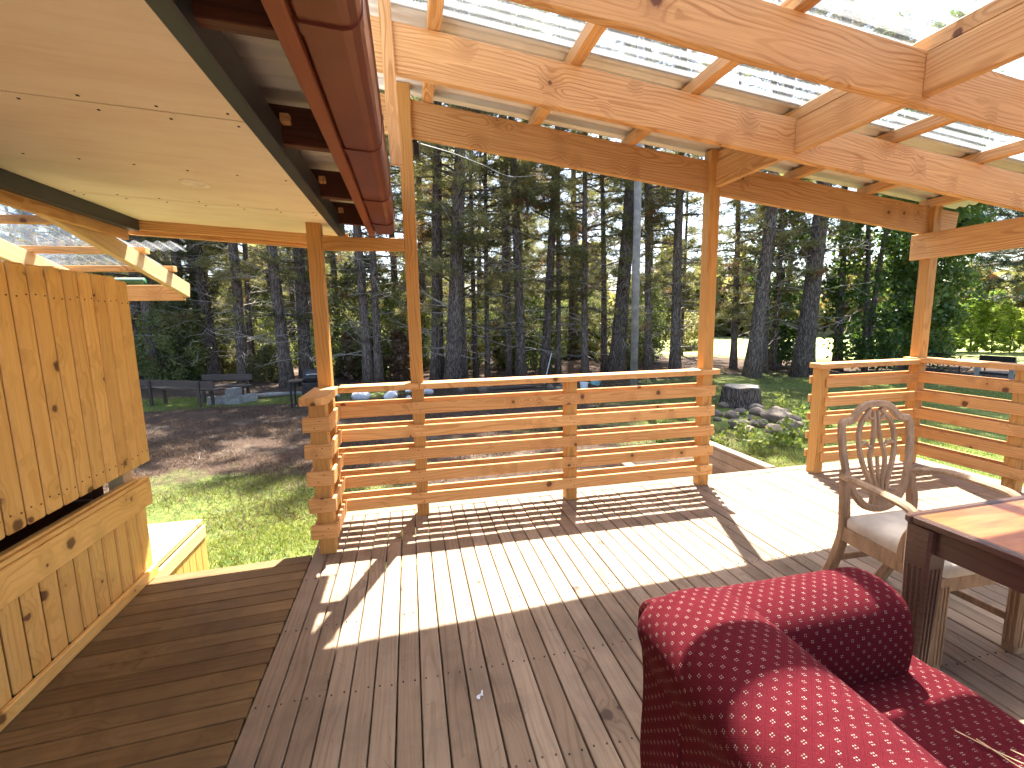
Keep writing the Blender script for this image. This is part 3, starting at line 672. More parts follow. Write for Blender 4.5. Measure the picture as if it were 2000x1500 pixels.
for s in (-1, 1):
    cs('splat_bar', [bp(s*.03, .975), bp(s*.092, .90), bp(s*.108, .81), bp(s*.09, .71), bp(s*.055, .62), bp(s*.038, .55), bp(s*.05, .495)], rprof(.022, .02, .004), up=(0, 1, -.13))
    cs('splat_bar', [bp(s*.012, .965), bp(s*.014, .88), bp(s*.028, .80), bp(s*.045, .745), bp(s*.040, .68), bp(s*.018, .60), bp(s*.016, .52), bp(s*.03, .49)], rprof(.018, .02, .004), up=(0, 1, -.13))
    cs('splat_curl', [bp(s*.1, .80), bp(s*.07, .815), bp(s*.05, .79), bp(s*.03, .79)], rprof(.014, .018, .003), up=(0, 1, -.13))
    cs('splat_curl', [bp(s*.06, .955), bp(s*.03, .925), bp(s*.012, .935)], rprof(.014, .018, .003), up=(0, 1, -.13))
cs('splat_bar', [bp(0, .74), bp(0, .64), bp(0, .58)], rprof(.014, .018, .004), up=(0, 1, -.13))
cs('splat_foot', [bp(0, .57), bp(0, .53), bp(0, .485)], rprof(.085, .02, .006), up=(0, 1, -.13), scales=(.5, 1.1))

# ------------------------------------------------------------------ things in the yard
def rockmesh(seed, mat):
    r_ = random.Random(seed); bm = bmesh.new(); bmesh.ops.create_icosphere(bm, subdivisions=3, radius=1)
    ph = [r_.uniform(0, 6) for _ in range(9)]; cuts = []
    for _ in range(7):
        d = Vector((r_.gauss(0, 1), r_.gauss(0, 1), r_.gauss(0, 1))).normalized(); cuts.append((d, r_.uniform(.6, .9)))
    for v in bm.verts:
        for d, k_ in cuts:
            e = v.co.dot(d)-k_
            if e > 0: v.co -= d*e*.85
        v.co *= 1+.07*math.sin(3*v.co.x+ph[0])*math.sin(3*v.co.y+ph[1])+.03*math.sin(9*v.co.z+ph[2]+4*v.co.x)
    bm.to_mesh(me := bpy.data.meshes.new('rock')); bm.free(); me.materials.append(mat); me.shade_smooth(); return me
RK = [rockmesh(k_, M_rock) for k_ in range(5)]; RP = [rockmesh(20+k_, M_pale_rock) for k_ in range(3)]
def rock(name, x_, y_, r_, me, label, group, flat=.7, k_=0):
    m = Matrix.Translation((x_, y_, gh(x_, y_)+r_*flat*.45)) @ Matrix.Rotation(k_*2.1, 4, 'Z') @ Matrix.Diagonal((r_, r_*.85, r_*flat, 1))
    return tag(ob(name, me, None, m), label, 'stone', group)
RL = [(5.62, 7.52, .08), (6.24, 8.17, .08), (5.76, 7.29, .10), (6.17, 7.54, .08), (5.36, 6.57, .12), (5.76, 6.71, .07), (5.82, 6.58, .09), (6.43, 7.40, .10), (6.33, 6.87, .16), (6.49, 6.82, .07), (6.59, 6.73, .09), (5.71, 6.17, .11), (6.08, 6.30, .13), (5.77, 5.96, .10), (5.22, 6.22, .10), (6.69, 7.75, .10), (5.37, 7.17, .05), (7.04, 7.63, .07), (6.44, 7.20, .08), (6.36, 6.41, .07), (5.95, 7.0, .07), (5.5, 6.9, .06), (6.0, 6.75, .06), (6.75, 7.05, .08), (6.9, 7.3, .09)]
for k_, (a, b, r_) in enumerate(RL):
    lab = 'rounded brown field stone in the heap around the tree stump'
    if k_ == 8: lab = 'biggest tan boulder in the stone heap before the stump'
    rock('stone', a, b, r_*1.6, RK[k_ % 5], lab, 'stones heaped around the stump', .62, k_)
for k_, (a, b, r_) in enumerate([(-1.23, 11.78, .22), (-.52, 11.63, .18), (-.50, 12.30, .13), (-.10, 12.45, .08), (-.09, 11.61, .07), (.42, 12.17, .14), (-1.92, 12.69, .06)]):
    rock('pale_stone', a, b, r_*1.1, RP[k_ % 3], ['largest white stone, leftmost of the big ones under the front handrail', 'broad white stone just left of the second tall post', 'white stone behind the broad one left of the second tall post', 'small white stone touching the second tall post, at the back', 'smallest white stone by the second tall post, at the front', 'white stone right of the second tall post at the thick trunk', 'tiny white stone beside the first tall post'][k_], 'white stones in the yard', .7, k_)
for k_, (a, b, r_) in enumerate([(3.72, 11.97, .10), (3.82, 11.57, .11), (4.17, 12.32, .10), (1.91, 12.02, .22), (1.31, 12.34, .10)]):
    rock('stone', a, b, r_*1.2, RK[k_ % 5], 'grey stone on the ground beyond the front handrail', 'grey stones beyond the handrail', .8, k_)
def lathe(prof, n=20):
    V = []; F = []; K = len(prof)
    for r_, z_ in prof:
        for q in range(n): a = 2*math.pi*q/n; V.append((r_*math.cos(a), r_*math.sin(a), z_))
    for k_ in range(K-1):
        for q in range(n): F.append((k_*n+q, k_*n+(q+1) % n, (k_+1)*n+(q+1) % n, (k_+1)*n+q))
    return V, F
def bucket(name, x_, y_, r_, h_, mat, label, tilt=0):
    V, F = lathe([(0, .0), (r_*.78, 0), (r_, h_), (r_*1.06, h_), (r_*1.06, h_*.94), (r_*.96, h_*.94), (r_*.74, .02), (0, .02)])
    m = Matrix.Translation((x_, y_, gh(x_, y_)+(r_ if tilt else 0)*.75)) @ Matrix.Rotation(tilt, 4, 'Y')
    return tag(ob(name, mesh(name, V, F, mat, False), None, m), label, 'bucket')
bucket('bucket', 4.78, 11.42, .15, .32, M_teal, 'teal plastic bucket tipped beside the grey pole', rad(20))
bucket('tub', 4.5, 11.46, .11, .2, M_white, 'small white tub standing left of the teal bucket')
# stump
V = []; F = []; n = 28; rr = random.Random(4); wob = [1+.06*math.sin(3*q)+.05*rr.uniform(-1, 1) for q in range(n)]
for z_, r_ in ((-.06, .44), (.05, .40), (.2, .37), (.36, .355), (.42, .35), (.435, .325)):
    for q in range(n): a = 2*math.pi*q/n; V.append((r_*wob[q]*math.cos(a), r_*wob[q]*math.sin(a), z_+.01*math.sin(q)))
for k_ in range(5):
    for q in range(n): F.append((k_*n+q, k_*n+(q+1) % n, (k_+1)*n+(q+1) % n, (k_+1)*n+q))
stp = thing('tree_stump', (6.70, 8.22, GZ), 'wide cut tree stump with dark bark and pale top behind the stones', 'stump')
ob('bark', mesh('stump', V, F, M_bark, True), stp, WM['tree_stump'])
ob('cut_top', mesh('stump_top', V[-n:], [tuple(range(n))], plain('cut wood', (.36, .3, .22), .9, 0, .3, 12)), stp, WM['tree_stump'] @ Matrix.Translation((0, 0, .001)))
# pole and wire
pol = thing('utility_pole', (5.37, 10.36, GZ), 'slim weathered grey utility pole standing before the pine trunks', 'pole')
sw('shaft', [(5.37, 10.36, GZ-.2), (5.385, 10.36, 3), (5.40, 10.36, 8.2)], cprof(.092, 14), M_grey, pol, smooth=True, up=(0, 1, 0), scales=[1, .95, .85])
timber('crossarm', (4.6, 10.36, 7.7), (6.2, 10.36, 7.7), .09, .11, M_old, pol)
wi = thing('cable', (2.4, 10, 4.5), 'thin pale cable sagging from the front beam toward the trees', 'cable')
sw('wire', spl([(.14, 3.47, 2.68), (.6, 5.6, 3.35), (1.3, 7.8, 3.95), (2.29, 10.0, 4.45), (3.45, 11.2, 4.9)], 6), cprof(.004, 6), M_wire, wi)
# benches on the left
b1 = thing('plank_bench', (-5.4, 12.1, GZ), 'long low plank bench with dark backrest in front of the left trunks', 'bench')
p0, p1 = Vector((-6.55, 12.75, 0)), Vector((-4.45, 11.62, 0)); dv = (p1-p0).normalized(); nv = Vector((-dv.y, dv.x, 0))
if nv.y < 0: nv = -nv
def bt(name, t, off, z0_, z1_, mat=M_old, w=.06, parent=None): 
    q = p0+dv*t+nv*off; return timber(name, (q.x, q.y, z0_), (q.x, q.y, z1_), w, w, mat, parent or b1)
for t in (.45, 1.95): bt('back_post', t, .02, GZ-.05, .17); bt('leg', t, .36, GZ-.05, -.07)
for z_, off in ((.10, .05),): timber('backrest', (*(p0+nv*off)[:2], z_), (*(p1+nv*off)[:2], z_), .03, .15, M_old, b1)
for off in (.15, .29): timber('seat_plank', (*(p0+nv*off)[:2], -.04), (*(p1+nv*off)[:2], -.04), .13, .035, M_old, b1)
b2 = thing('plank_bench', (-4.5, 13.2, GZ), 'grey backed plank bench behind the concrete blocks', 'bench')
timber('backrest', (-5.2, 13.05, .135), (-3.95, 12.75, .135), .03, .15, M_old, b2)
for off in (-.15, -.30): timber('seat_plank', (-5.2, 13.05+off, -.06), (-3.95, 12.75+off, -.06), .13, .035, M_old, b2)
for q in (.12, .88):
    xx = -5.2+1.25*q; yy = 13.05-.3*q
    bxx('back_post', (xx-.03, yy+.02, GZ-.05), (xx+.03, yy+.08, .2), M_old, b2); bxx('leg', (xx-.03, yy-.38, GZ-.05), (xx+.03, yy-.32, -.085), M_old, b2)
def block(x_, y_, z_, rz, label):
    t_ = thing('concrete_block', (x_, y_, z_), label, 'block', 'concrete blocks by the bench', rz); m = WM[t_.name]
    for k_ in (-1, 1): ob('side_wall', boxmesh(.36, .03, .19, M_concrete, .004), t_, m @ Matrix.Translation((0, k_*.08, .095)))
    for k_ in (-.165, 0, .165): ob('web', boxmesh(.03, .128, .188, M_concrete, .003), t_, m @ Matrix.Translation((k_, 0, .095)))
block(-4.62, 12.25, GZ, .2, 'leftmost grey concrete block on the grass by the bench'); block(-4.24, 12.2, GZ, -.15, 'grey concrete block at the bottom of the small stack')
block(-4.22, 12.22, GZ+.192, 1.3, 'grey concrete block on top of the small stack'); block(-3.98, 12.45, GZ, .7, 'rightmost grey concrete block beside the stack')
lg = thing('fallen_log', (-3.6, 13, GZ), 'pale barkless log lying on the ground between blocks and barbecue', 'log')
sw('trunk', [(-3.95, 12.87, GZ+.06), (-3.6, 13.0, GZ+.07), (-2.9, 13.15, GZ+.05)], cprof(.065, 10), M_grey, lg, smooth=True, scales=[.9, 1, .7])
# barbecue
bb = thing('barbecue', (-2.3, 11.4, GZ), 'black barrel barbecue on a frame behind the left rail post', 'barbecue')
V, F = lathe([(0, -.30), (.19, -.29), (.2, -.25), (.2, .25), (.19, .29), (0, .30)], 20)
ob('barrel', mesh('barrel', V, F, M_bbq, False), bb, Matrix.Translation((-2.12, 11.4, .2)) @ Matrix.Rotation(math.pi/2, 4, 'Y'))
bxx('cabinet', (-2.45, 11.15, -.18), (-1.75, 11.65, .10), M_bbq, bb, .01); bxx('side_shelf', (-2.75, 11.18, .13), (-2.44, 11.6, .16), M_old, bb)
for a in (-2.72, -1.82):
    for b in (11.2, 11.58): bxx('leg', (a, b, GZ-.02), (a+.04, b+.04, .128), M_bbq, bb)
sw('handle', spl([(-2.3, 11.2, .28), (-2.3, 11.14, .3), (-1.95, 11.14, .3), (-1.95, 11.2, .28)], 3), cprof(.012, 6), M_wire, bb)
# plank pile
for k_, (a, b, c_, d, z_) in enumerate(((1.7, 11.7, 3.5, 11.66, .03), (2.2, 12.1, 3.6, 12.0, .03), (2.4, 12.5, 3.4, 12.7, .04), (2.0, 11.86, 3.3, 11.98, .10))):
    tag(timber('scrap_plank', (a, b, GZ+z_), (c_, d, GZ+z_), .16, .05, M_old), 'weathered scrap plank lying in the pile beyond the handrail', 'plank', 'scrap planks beyond the handrail')
stk = thing('white_stake', (3.95, 12.9, GZ), 'thin pale stake leaning upright among the trunks', 'stake'); timber('rod', (3.8, 12.9, GZ-.05), (4.05, 12.9, .45), .025, .02, M_pale_rock, stk)
# far right: bench-like board on posts and wire gate
fb = thing('board_seat', (14.1, 8.4, GZ), 'dark board on two posts standing on the bright lawn at far right', 'bench')
timber('board', (14.1, 8.78, .255), (14.1, 8.06, .255), .04, .15, M_bbq, fb)
for yy in (8.84, 8.14): bxx('post', (14.13, yy-.045, GZ-.05), (14.22, yy+.045, .2), M_grey, fb)
timber('seat_plank', (14.35, 8.9, -.12), (14.35, 7.9, -.12), .35, .05, M_bbq, fb)
ga = thing('wire_gate', (15, 10.4, GZ), 'thin metal farm gate with diagonal stays beyond the corner post', 'gate')
A, B = Vector((15.3, 11.1, 0)), Vector((15.0, 9.2, 0))
for z_ in (GZ+.05, .2): sw('rail', [(A.x, A.y, z_), (B.x, B.y, z_)], cprof(.015, 6), M_bbq, ga)
for t in (0, .33, .66, 1): q = A.lerp(B, t); sw('upright', [(q.x, q.y, GZ), (q.x, q.y, .2)], cprof(.014, 6), M_bbq, ga, up=(0, 1, 0))
for t in (0, .33, .66): q = A.lerp(B, t); w_ = A.lerp(B, t+.33); sw('stay', [(q.x, q.y, GZ+.05), (w_.x, w_.y, .2)], cprof(.01, 6), M_bbq, ga)

# ------------------------------------------------------------------ trees
def tube(P, R, n=5):
    """tapered tube as a list of tris"""
    P = [np.array(p, float) for p in P]; rings = []
    for i_, p in enumerate(P):
        t = P[min(i_+1, len(P)-1)]-P[max(i_-1, 0)]; t = t/np.linalg.norm(t)
        a = np.cross(t, [0, 0, 1.] if abs(t[2]) < .9 else [1., 0, 0]); a /= np.linalg.norm(a); b = np.cross(t, a)
        rings.append([p+R[i_]*(math.cos(2*math.pi*k_/n)*a+math.sin(2*math.pi*k_/n)*b) for k_ in range(n)])
    T = []
    for i_ in range(len(P)-1):
        for k_ in range(n):
            a, b, c_, d = rings[i_][k_], rings[i_][(k_+1) % n], rings[i_+1][(k_+1) % n], rings[i_+1][k_]; T += [(a, b, c_), (a, c_, d)]
    return T
def blades(cen, dirs, L, Wd, rg):
    """thin triangles from centres along directions"""
    n_ = len(cen); side = rg.normal(size=(n_, 3)); side -= dirs*(side*dirs).sum(1, keepdims=True); side /= np.linalg.norm(side, axis=1, keepdims=True)+1e-9
    L = np.asarray(L).reshape(-1, 1); Wd = np.asarray(Wd).reshape(-1, 1)
    return np.stack([cen-side*Wd*.5, cen+side*Wd*.5, cen+dirs*L], 1)
def pine(seed, H, zlow, lmax, nbr, dens=1., mat=M_needle, droop=.12, bl=.17, bw=.017, upw=.25):
    rg = np.random.default_rng(seed); wood_ = []; tw_ = []; C = []; D = []
    for i_ in range(nbr):
        f = (i_+rg.random())/nbr; z_ = zlow+(H-zlow)*f**.9; az = rg.random()*6.283+i_*2.4
        L = lmax*(1-f)**.65*(.55+.6*rg.random())+.25
        if f < .16: L *= .75
        el = upw*(.2+f)+rg.normal()*.12; n_ = 6; P = []; d = np.array([math.cos(az)*math.cos(el), math.sin(az)*math.cos(el), math.sin(el)])
        for k_ in range(n_+1):
            s = k_/n_; P.append(np.array([0, 0, z_])+d*L*s+np.array([0, 0, -droop*L*s*s+.1*L*s**3])+rg.normal(size=3)*.03*L*s)
        wood_ += tube(P, [max(.028*(1-.85*k_/n_)*(1-.6*f)*(L/2+.3), .004) for k_ in range(n_+1)], 4)
        P = np.array(P); nt = int(L*20*dens)+4
        s = .18+.82*rg.random(nt)**.75; idx = np.minimum((s*n_).astype(int), n_-1); fr_ = (s*n_-idx)[:, None]
        base_ = P[idx]*(1-fr_)+P[idx+1]*fr_; off = rg.normal(size=(nt, 3))*np.array([.16, .16, .09])*(.35+L*.35)*(1-.45*s)[:, None]
        ct = base_+off; 
        out = ct-np.array([0, 0, z_]); out /= np.linalg.norm(out, axis=1, keepdims=True)+1e-9
        nbld = 11
        cc = np.repeat(ct, nbld, 0)+rg.normal(size=(nt*nbld, 3))*.03; dd = np.repeat(out, nbld, 0)*.7+rg.normal(size=(nt*nbld, 3))*.65+np.array([0, 0, .12]); dd /= np.linalg.norm(dd, axis=1, keepdims=True)
        C.append(cc); D.append(dd)
    C = np.concatenate(C); D = np.concatenate(D); n_ = len(C)
    T = blades(C, D, bl*(.7+.6*rg.random(n_)), bw*(.7+.6*rg.random(n_)), rg)
    # dead twigs on the lower trunk
    for i_ in range(44):
        z_ = .8+rg.random()*6; az = rg.random()*6.283; L = .35+rg.random()*1.5; el = rg.normal()*.25+.05
        d = np.array([math.cos(az), math.sin(az), math.sin(el)]); q = np.array([0, 0, z_])
        P = [q, q+d*L*.5+rg.normal(size=3)*.06, q+d*L+rg.normal(size=3)*.15]; tw_ += tube(P, [.016, .01, .004], 3)
        for _ in range(3):
            s = P[1]*(1-(u_ := rg.random()))+P[2]*u_; tw_ += tube([s, s+d*.25+rg.normal(size=3)*.2], [.006, .003], 3)
    return tris_mesh('crown', T, mat), tris_mesh('limbs', np.array(wood_), M_bark), tris_mesh('dead_twigs', np.array(tw_), M_twig)
def trunkmesh(seed, H):
    rg = np.random.default_rng(seed); P = []; R_ = []
    for k_ in range(15):
        s = k_/14; P.append((.10*math.sin(s*5+seed)*s, .10*math.cos(s*4+seed*2)*s, -.25+s*(H+.25))); R_.append((1.0-.86*s)*(1+.45*math.exp(-s*30)))
    V, F = sweep(P, cprof(1., 12), up=(0, 1, 0), scales=[max(r_, .04)*1. for r_ in R_])
    return P, R_
def trunk_scaled(seed, H, r0):
    P, R_ = trunkmesh(seed, H); V, F = sweep(P, cprof(r0, 12), up=(0, 1, 0), scales=R_)
    return mesh('trunk', V, F, M_bark, True)
HT = 17.
PV = [pine(11, HT, 2.2, 2.7, 76, .95), pine(12, HT, 3.0, 2.4, 68, .95), pine(13, HT, 1.6, 2.9, 80, .95), pine(14, HT, 4.4, 2.5, 62, .95)]
TRK = {r_: [trunk_scaled(k_, HT, r_) for k_ in range(3)] for r_ in (.09, .125, .17, .2, .25)}
prand = random.Random(8)
def pine_tree(x_, y_, r_, lean_, label, group, var=None, sc_=1., parts=True, dens=True, leany=0.):
    t_ = thing('pine_tree', (x_, y_, float(gh(x_, y_))), label, 'tree', group)
    v = PV[var if var is not None else prand.randrange(4)]; rk = min(TRK, key=lambda q: abs(q-r_))
    m = WM[t_.name] @ Matrix.Rotation(math.atan(lean_), 4, 'Y') @ Matrix.Rotation(leany, 4, 'X') @ Matrix.Rotation(prand.uniform(0, 6.28), 4, 'Z')
    s3 = Matrix.Diagonal((sc_, sc_, sc_, 1))
    ob('trunk', prand.choice(TRK[rk]), t_, m @ Matrix.Diagonal((r_/rk, r_/rk, sc_, 1)))
    ob('crown', v[0], t_, m @ s3)
    if parts: ob('limbs', v[1], t_, m @ s3); ob('dead_twigs', v[2], t_, m @ s3)
    return t_
NEAR = [(-9.23, 18.37, .179, .05), (-8.40, 17.65, .260, .02), (-7.54, 17.74, .167, .02), (-7.38, 18.40, .101, .03), (-6.50, 17.34, .192, -.03), (-5.49, 16.96, .181, .01), (-5.43, 17.65, .108, .03), (-3.79, 15.44, .192, -.02), (-3.28, 15.74, .198, .01), (-1.29, 15.00, .162, -.02), (-.99, 14.89, .129, 0), (.81, 14.60, .195, .04), (1.26, 14.05, .244, .06), (1.68, 14.66, .099, .01), (2.10, 15.05, .085, .0), (2.47, 14.91, .085, .01), (3.23, 15.05, .095, .005), (3.51, 14.51, .168, -.013), (4.33, 14.63, .154, .07), (4.98, 15.14, .098, .012), (5.74, 14.52, .121, -.013), (6.56, 14.83, .107, -.02), (6.62, 14.02, .255, .07), (7.92, 14.29, .123, -.02), (8.75, 13.95, .174, -.01), (11.07, 14.02, .108, -.02), (10.28, 12.17, .214, .09), (11.54, 13.15, .120, -.01), (12.24, 13.54, .107, .02), (11.71, 11.74, .267, .06), (14.39, 13.0, .142, -.05)]
LAB = {1: 'thick grey pine trunk marked with a red spot behind the left bench', 7: 'straight grey barked pine standing left of the first tall post, behind the barbecue', 12: 'thickest rough barked pine right of the second tall post', 22: 'thick leaning pine directly left of the grey utility pole', 26: 'leaning forked pine right of the third tall post', 29: 'broad dark pine trunk left of the corner post'}
CNT = {}; ORD = [q+' ' for q in 'first second third fourth fifth sixth seventh eighth ninth tenth eleventh twelfth thirteenth fourteenth fifteenth sixteenth seventeenth'.split()]
GRP = ['pine trunk from the left in the front row left of the first tall post', 'front-row pine trunk from the left beyond the front handrail', 'front-row pine trunk from the left between the third tall post and the corner post']
for k_, (a, b, r_, l_) in enumerate(NEAR):
    g = 0 if a < -3 else (1 if a < 9.5 else 2); CNT[g] = CNT.get(g, 0)+1
    pine_tree(a, b, r_, l_, LAB.get(k_, ORD[CNT[g]-1]+GRP[g]), ['left pines', 'middle pines', 'right pines'][g], var=[0, 3, 1, 3][k_ % 4] if r_ > .12 else [1, 2][k_ % 2], sc_=1. if r_ > .15 else .86)
red = tag(ob('paint_spot', mesh('spot', [(.0+.06*math.cos(q*.628), 0, .07*math.sin(q*.628)) for q in range(10)], [tuple(range(10))], plain('red paint', (.35, .06, .04), .8)), None, Matrix.Translation((-8.36, 17.33, .42))), 'faded red paint spot on the thick grey trunk', 'mark')
FR = random.Random(21); far = []
for k_ in range(400):
    b = FR.uniform(17.5, 36); a = FR.uniform(-.62*b-2, .80*b+1)
    if any((a-p)**2+(b-q)**2 < 2.6 for p, q in far): continue
    if a+.9*b > 31.5 and a > 9: continue
    far.append((a, b))
    if len(far) >= 50: break
for a, b in far:
    g = 0 if a < -3 else (1 if a < 11 else 2)
    pine_tree(a, b, FR.choice([.09, .12, .15, .19]), FR.uniform(-.03, .04), ['pine further back in the wood on the left side', 'pine further back in the middle of the wood', 'pine further back in the wood on the right side'][g], ['far left pines', 'far middle pines', 'far right pines'][g], sc_=FR.uniform(.75, 1.08), parts=b < 24)
def leafy(seed, H, Rx, n_, z0_, mat, size=.09, power=1., col=False):
    """leaves through an egg-shaped crown, clumped"""
    rg = np.random.default_rng(seed); nc = max(n_//55, 6); u_ = rg.random(nc); az = rg.random(nc)*6.283
    zc_ = z0_+(H-z0_)*u_; prof_ = np.clip(np.sin(np.pi*(.08+.9*u_))**power, .12, 1); rr_ = Rx*prof_*np.sqrt(.15+.85*rg.random(nc))
    cc = np.stack([rr_*np.cos(az), rr_*np.sin(az), zc_], 1); k_ = n_//nc
    ct = np.repeat(cc, k_, 0)+rg.normal(size=(nc*k_, 3))*np.array([.2, .2, .24])*max(Rx*.42, .3)
    d = rg.normal(size=(len(ct), 3))+np.array([0, 0, -.2]); d /= np.linalg.norm(d, axis=1, keepdims=True)
    s = rg.normal(size=d.shape); s -= d*(s*d).sum(1, keepdims=True); s /= np.linalg.norm(s, axis=1, keepdims=True)
    L = (size*(.6+.8*rg.random(len(ct))))[:, None]
    a, b, c_, e = ct, ct+d*L*.5+s*L*.38, ct+d*L, ct+d*L*.5-s*L*.38
    return tris_mesh('crown', np.concatenate([np.stack([a, b, c_], 1), np.stack([a, c_, e], 1)]), mat)
def stems(seed, H, n_, spread, r_):
    rg = np.random.default_rng(seed); T = []
    for _ in range(n_):
        a = rg.random()*6.283; T += tube([(0, 0, -.1), (spread*.3*math.cos(a), spread*.3*math.sin(a), H*.4), (spread*math.cos(a), spread*math.sin(a), H*.9)], [r_, r_*.7, r_*.2], 5)
    return tris_mesh('stems', np.array(T), M_bark)
PO = [leafy(31, 11, 1.5, 15000, .3, M_poplar, .14, .6), leafy(32, 9, 1.3, 12000, .3, M_poplar, .14, .6)]; POS = stems(5, 9, 4, .6, .1)
for a, b, s, v, lab in ((14.6, 12.2, .95, 0, 'dense dark green poplar just left of the corner post'), (16.4, 12.0, 1.05, 1, 'dense dark green poplar directly behind the corner post'), (17.3, 12.5, 1.0, 0, 'dense dark green poplar right of the corner post'), (13.5, 14.6, .9, 1, 'poplar partly hidden among pines left of the corner post')):
    t_ = thing('poplar_tree', (a, b, float(gh(a, b))), lab, 'tree', 'poplars near the corner post'); m = WM[t_.name] @ Matrix.Rotation(a*3, 4, 'Z') @ Matrix.Diagonal((s, s, s, 1))
    ob('crown', PO[v], t_, m); ob('trunk', POS, t_, m)
M_young = mk_leaf('sunlit young poplar leaves', [(.12, .2, .03), (.26, .36, .07), (.44, .5, .15)], .55)  # separate brighter leaf colour stands in for sunlight on the far row
YP = leafy(33, 5.5, .75, 7000, .2, M_young, .13, .5)
for k_, (a, b) in enumerate(((23.9, 16.9), (24.6, 16.5), (25.2, 16.1), (25.7, 15.6), (26.3, 15.3), (26.9, 14.9), (27.3, 14.3), (28.2, 14.0))):
    t_ = thing('young_poplar', (a, b, GZ), ORD[k_]+'bright young poplar from the left in the row across the far right lawn', 'tree', 'young poplars across the lawn'); s = .8+.1*(k_ % 4)
    ob('crown', YP, t_, WM[t_.name] @ Matrix.Rotation(k_*1.3, 4, 'Z') @ Matrix.Diagonal((s*.75, s*.75, s*.45, 1))); ob('trunk', POS, t_, WM[t_.name] @ Matrix.Diagonal((.25, .25, .2, 1)))
CD = pine(41, 12, 1.9, 6.2, 70, 1.15, M_cedar, .03, .2, .024, .06)
for a, b, s, lab in ((25.0, 13.2, 1., 'dark spreading conifer with low flat boughs at the far right edge'), (43, 22, 1.2, 'distant dark conifer behind the row of young poplars')):
    t_ = thing('spreading_conifer', (a, b, GZ), lab, 'tree'); m = WM[t_.name] @ Matrix.Diagonal((s, s, s, 1))
    ob('trunk', trunk_scaled(7, 12, .3), t_, m); ob('crown', CD[0], t_, m); ob('limbs', CD[1], t_, m)
BU = [leafy(51, 1.7, .9, 8000, .1, M_bush, .055, .6), leafy(52, 2.6, .8, 9000, .1, M_bush, .055, .6), leafy(53, 1.2, .8, 6500, .05, M_needle, .06, .6)]; BS = stems(6, 1.6, 6, .5, .018)
for k_ in range(66):
    b = FR.uniform(15.8, 29); a = FR.uniform(-.6*b, .62*b+1); v = k_ % 3; s = FR.uniform(.8, 1.7)
    t_ = thing('bush', (a, b, float(gh(a, b))), ['low sunlit bush growing between the pine trunks', 'tall pale green sapling growing between the pine trunks', 'dark low bush at the foot of the pine trunks'][v], 'bush', ['sunlit undergrowth', 'saplings in the wood', 'dark undergrowth'][v])
    m = WM[t_.name] @ Matrix.Rotation(a*5, 4, 'Z') @ Matrix.Diagonal((s, s, s, 1)); ob('foliage', BU[v], t_, m); ob('stems', BS, t_, m)
# rusty dead bush and green weeds
DB = leafy(54, 1.5, .6, 2200, .1, M_dry, .1, .6)
for a, b, lab in ((-.3, 15.5, 'rusty brown dead bush between the first and second tall posts'), (-1.9, 16.2, 'rusty brown dead bush left of the twin trunks')):
    t_ = thing('dead_bush', (a, b, GZ), lab, 'bush'); ob('foliage', DB, t_, WM[t_.name]); ob('stems', BS, t_, WM[t_.name])
# far wood closing the view
FW = np.concatenate([np.stack([q*1. for q in ()]) if 0 else np.zeros((0, 3, 3))])
rgf = np.random.default_rng(77); n_ = 60000; ang = rgf.uniform(-.75, 1.1, n_); dist = rgf.uniform(44, 62, n_); hh = 2+7*(.6+.4*np.sin(ang*23+np.sin(ang*61)*1.5))*np.where(ang > .68, .55, 1)
cc = np.stack([np.sin(ang)*dist, np.cos(ang)*dist, GZ+hh*rgf.random(n_)**.8], 1); d = rgf.normal(size=(n_, 3)); d /= np.linalg.norm(d, axis=1, keepdims=True)
tag(ob('distant_wood', tris_mesh('distant_wood', blades(cc, d, .9+.6*rgf.random(n_), .5+.2*rgf.random(n_), rgf), M_needle)), 'hazy pale green wood far behind the pines', 'wood', kind='stuff')

# ------------------------------------------------------------------ ground cover
def cover(name, regions, mat, L, Wd, label, up=1.4, seed=3, tilt=.6):
    rg = np.random.default_rng(seed); C = []
    for cx, cy, rx, ry, n_ in regions:
        a = rg.random(n_)*6.283; r_ = np.sqrt(rg.random(n_)); x_ = cx+rx*r_*np.cos(a); y_ = cy+ry*r_*np.sin(a)
        keep = (np.sin(x_*2.3+np.sin(y_*1.7)*1.5)*np.sin(y_*2.1+1)+rg.normal(size=n_)*.45) > -.25
        keep &= ~((np.hypot(x_-6.1, y_-7.0) < 1.25) & (rg.random(n_) < .8)) & ~((x_ > -.7) & (x_ < 4.9) & (y_ < 3.64)) & ~((x_ > 2.05) & (x_ < 3.96) & (y_ < 5.35)) & ~((x_ < -.6) & (y_ < 3.0)) & ~((x_ < -1.55) & (x_ > -3.3) & (y_ < 3.78))
        C.append(np.stack([x_, y_, gh(x_, y_)-.004], 1)[keep])
    C = np.concatenate(C); d = rg.normal(size=C.shape)*tilt+np.array([0, 0, up]); d[:, 2] = np.abs(d[:, 2]); d /= np.linalg.norm(d, axis=1, keepdims=True); n_ = len(C)
    return tag(ob(name, tris_mesh(name, blades(C, d, L*(.5+rg.random(n_)), Wd*(.6+.8*rg.random(n_)), rg), mat)), label, name.split('_')[0], kind='stuff')
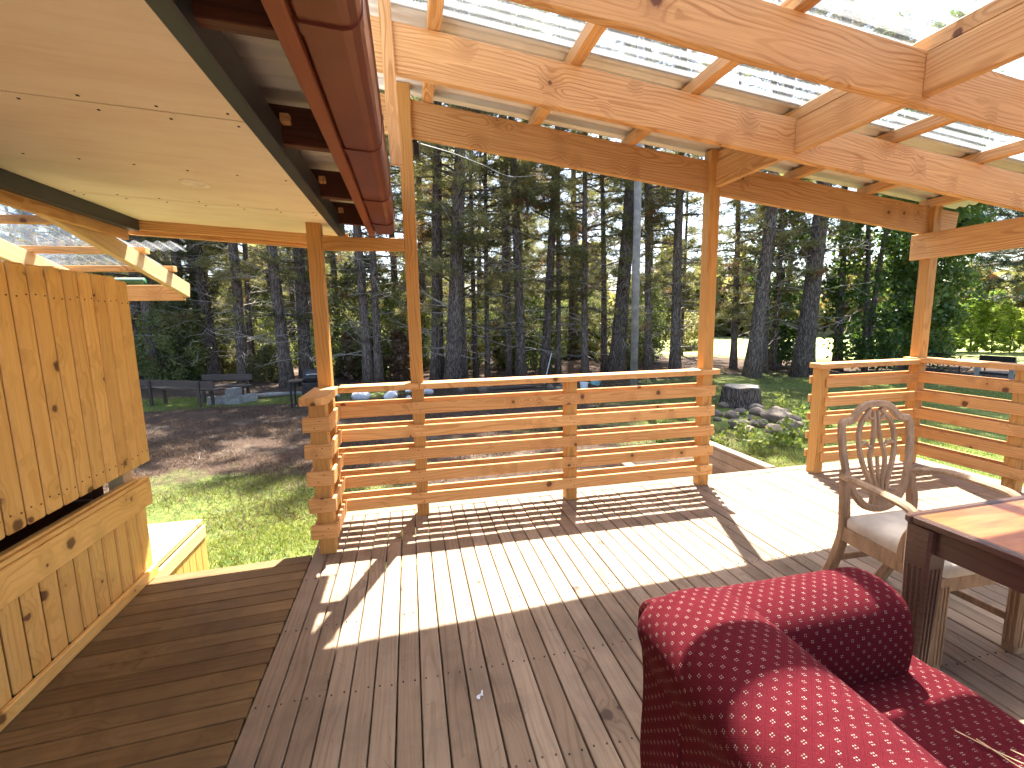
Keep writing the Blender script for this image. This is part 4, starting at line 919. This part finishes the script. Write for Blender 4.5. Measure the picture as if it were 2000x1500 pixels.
cover('grass', [(-2.4, 4.0, 2.3, 2.2, 60000), (-1.2, 3.6, 1.0, .9, 9000), (8.5, 7, 4.5, 5.5, 90000), (6.2, 3, 1.8, 3.5, 24000), (4.8, 5.2, 1.4, 1.6, 9000), (-5, 12.7, 3.6, 1., 24000), (3.2, 7.5, 1.6, .9, 5000), (5.6, 6.4, .9, 1.2, 4000)], M_grass, .042, .007, 'short sunlit grass growing in patches around the yard')
cover('litter_needles', [(1, 8.6, 9, 5, 90000), (-2, 7, 3.5, 2.5, 30000), (6, 13, 8, 2.5, 30000)], M_dry, .09, .006, 'dead brown pine needles covering the bare yard', up=.12, seed=9, tilt=1)
WD = leafy(61, .17, .09, 150, .01, M_grass, .05, .7)
for k_, (a, b) in enumerate(((4.25, 5.6), (4.6, 5.3), (5.3, 5.5), (3.6, 6.0), (5.9, 5.6), (6.6, 6.2), (7.0, 7.0), (7.3, 7.8), (2.6, 7.4), (3.4, 7.9), (5.0, 6.0))):
    t_ = thing('weed', (a, b, GZ), 'small leafy green weed growing near the stone heap and garden steps', 'weed', 'weeds near the stone heap'); s = .9+.25*(k_ % 3)
    ob('leaves', WD, t_, WM[t_.name] @ Matrix.Rotation(k_*1., 4, 'Z') @ Matrix.Diagonal((s, s, s*1.1, 1)))
# fallen needles on the sunny planks
rg = np.random.default_rng(15); n_ = 520; x_ = np.concatenate([rg.normal(1.35, .5, 300), rg.uniform(-.6, 4.4, 220)]); y_ = np.concatenate([rg.normal(2.22, .17, 300), rg.uniform(.6, 3.3, 220)])
a = rg.random(n_)*6.283; d = np.stack([np.cos(a), np.sin(a), np.zeros(n_)], 1); s_ = np.stack([-np.sin(a), np.cos(a), np.zeros(n_)], 1)
c_ = np.stack([x_, y_, np.full(n_, .0035)], 1); L_ = (.02+.06*rg.random(n_))[:, None]
tag(ob('fallen_needles', tris_mesh('fallen_needles', np.stack([c_-s_*.0012, c_+s_*.0012, c_+d*L_], 1), M_dry)), 'dry pine needles scattered on the sunlit deck planks', 'needles', kind='stuff')
mk = [(0, 0)]
V = []; F = []
V, F = sweep([(.201+.012*math.cos(t)*(1 if t < 5 else .9), 1.591+.010*math.sin(t)+(.004*t if t > 4.5 else 0), .0025) for t in np.linspace(.5, 6.6, 16)], rprof(.007, .003, .001))
tag(ob('bird_dropping', mesh('dropping', V, F, M_white)), 'small white curled mark on the shaded planks', 'mark')
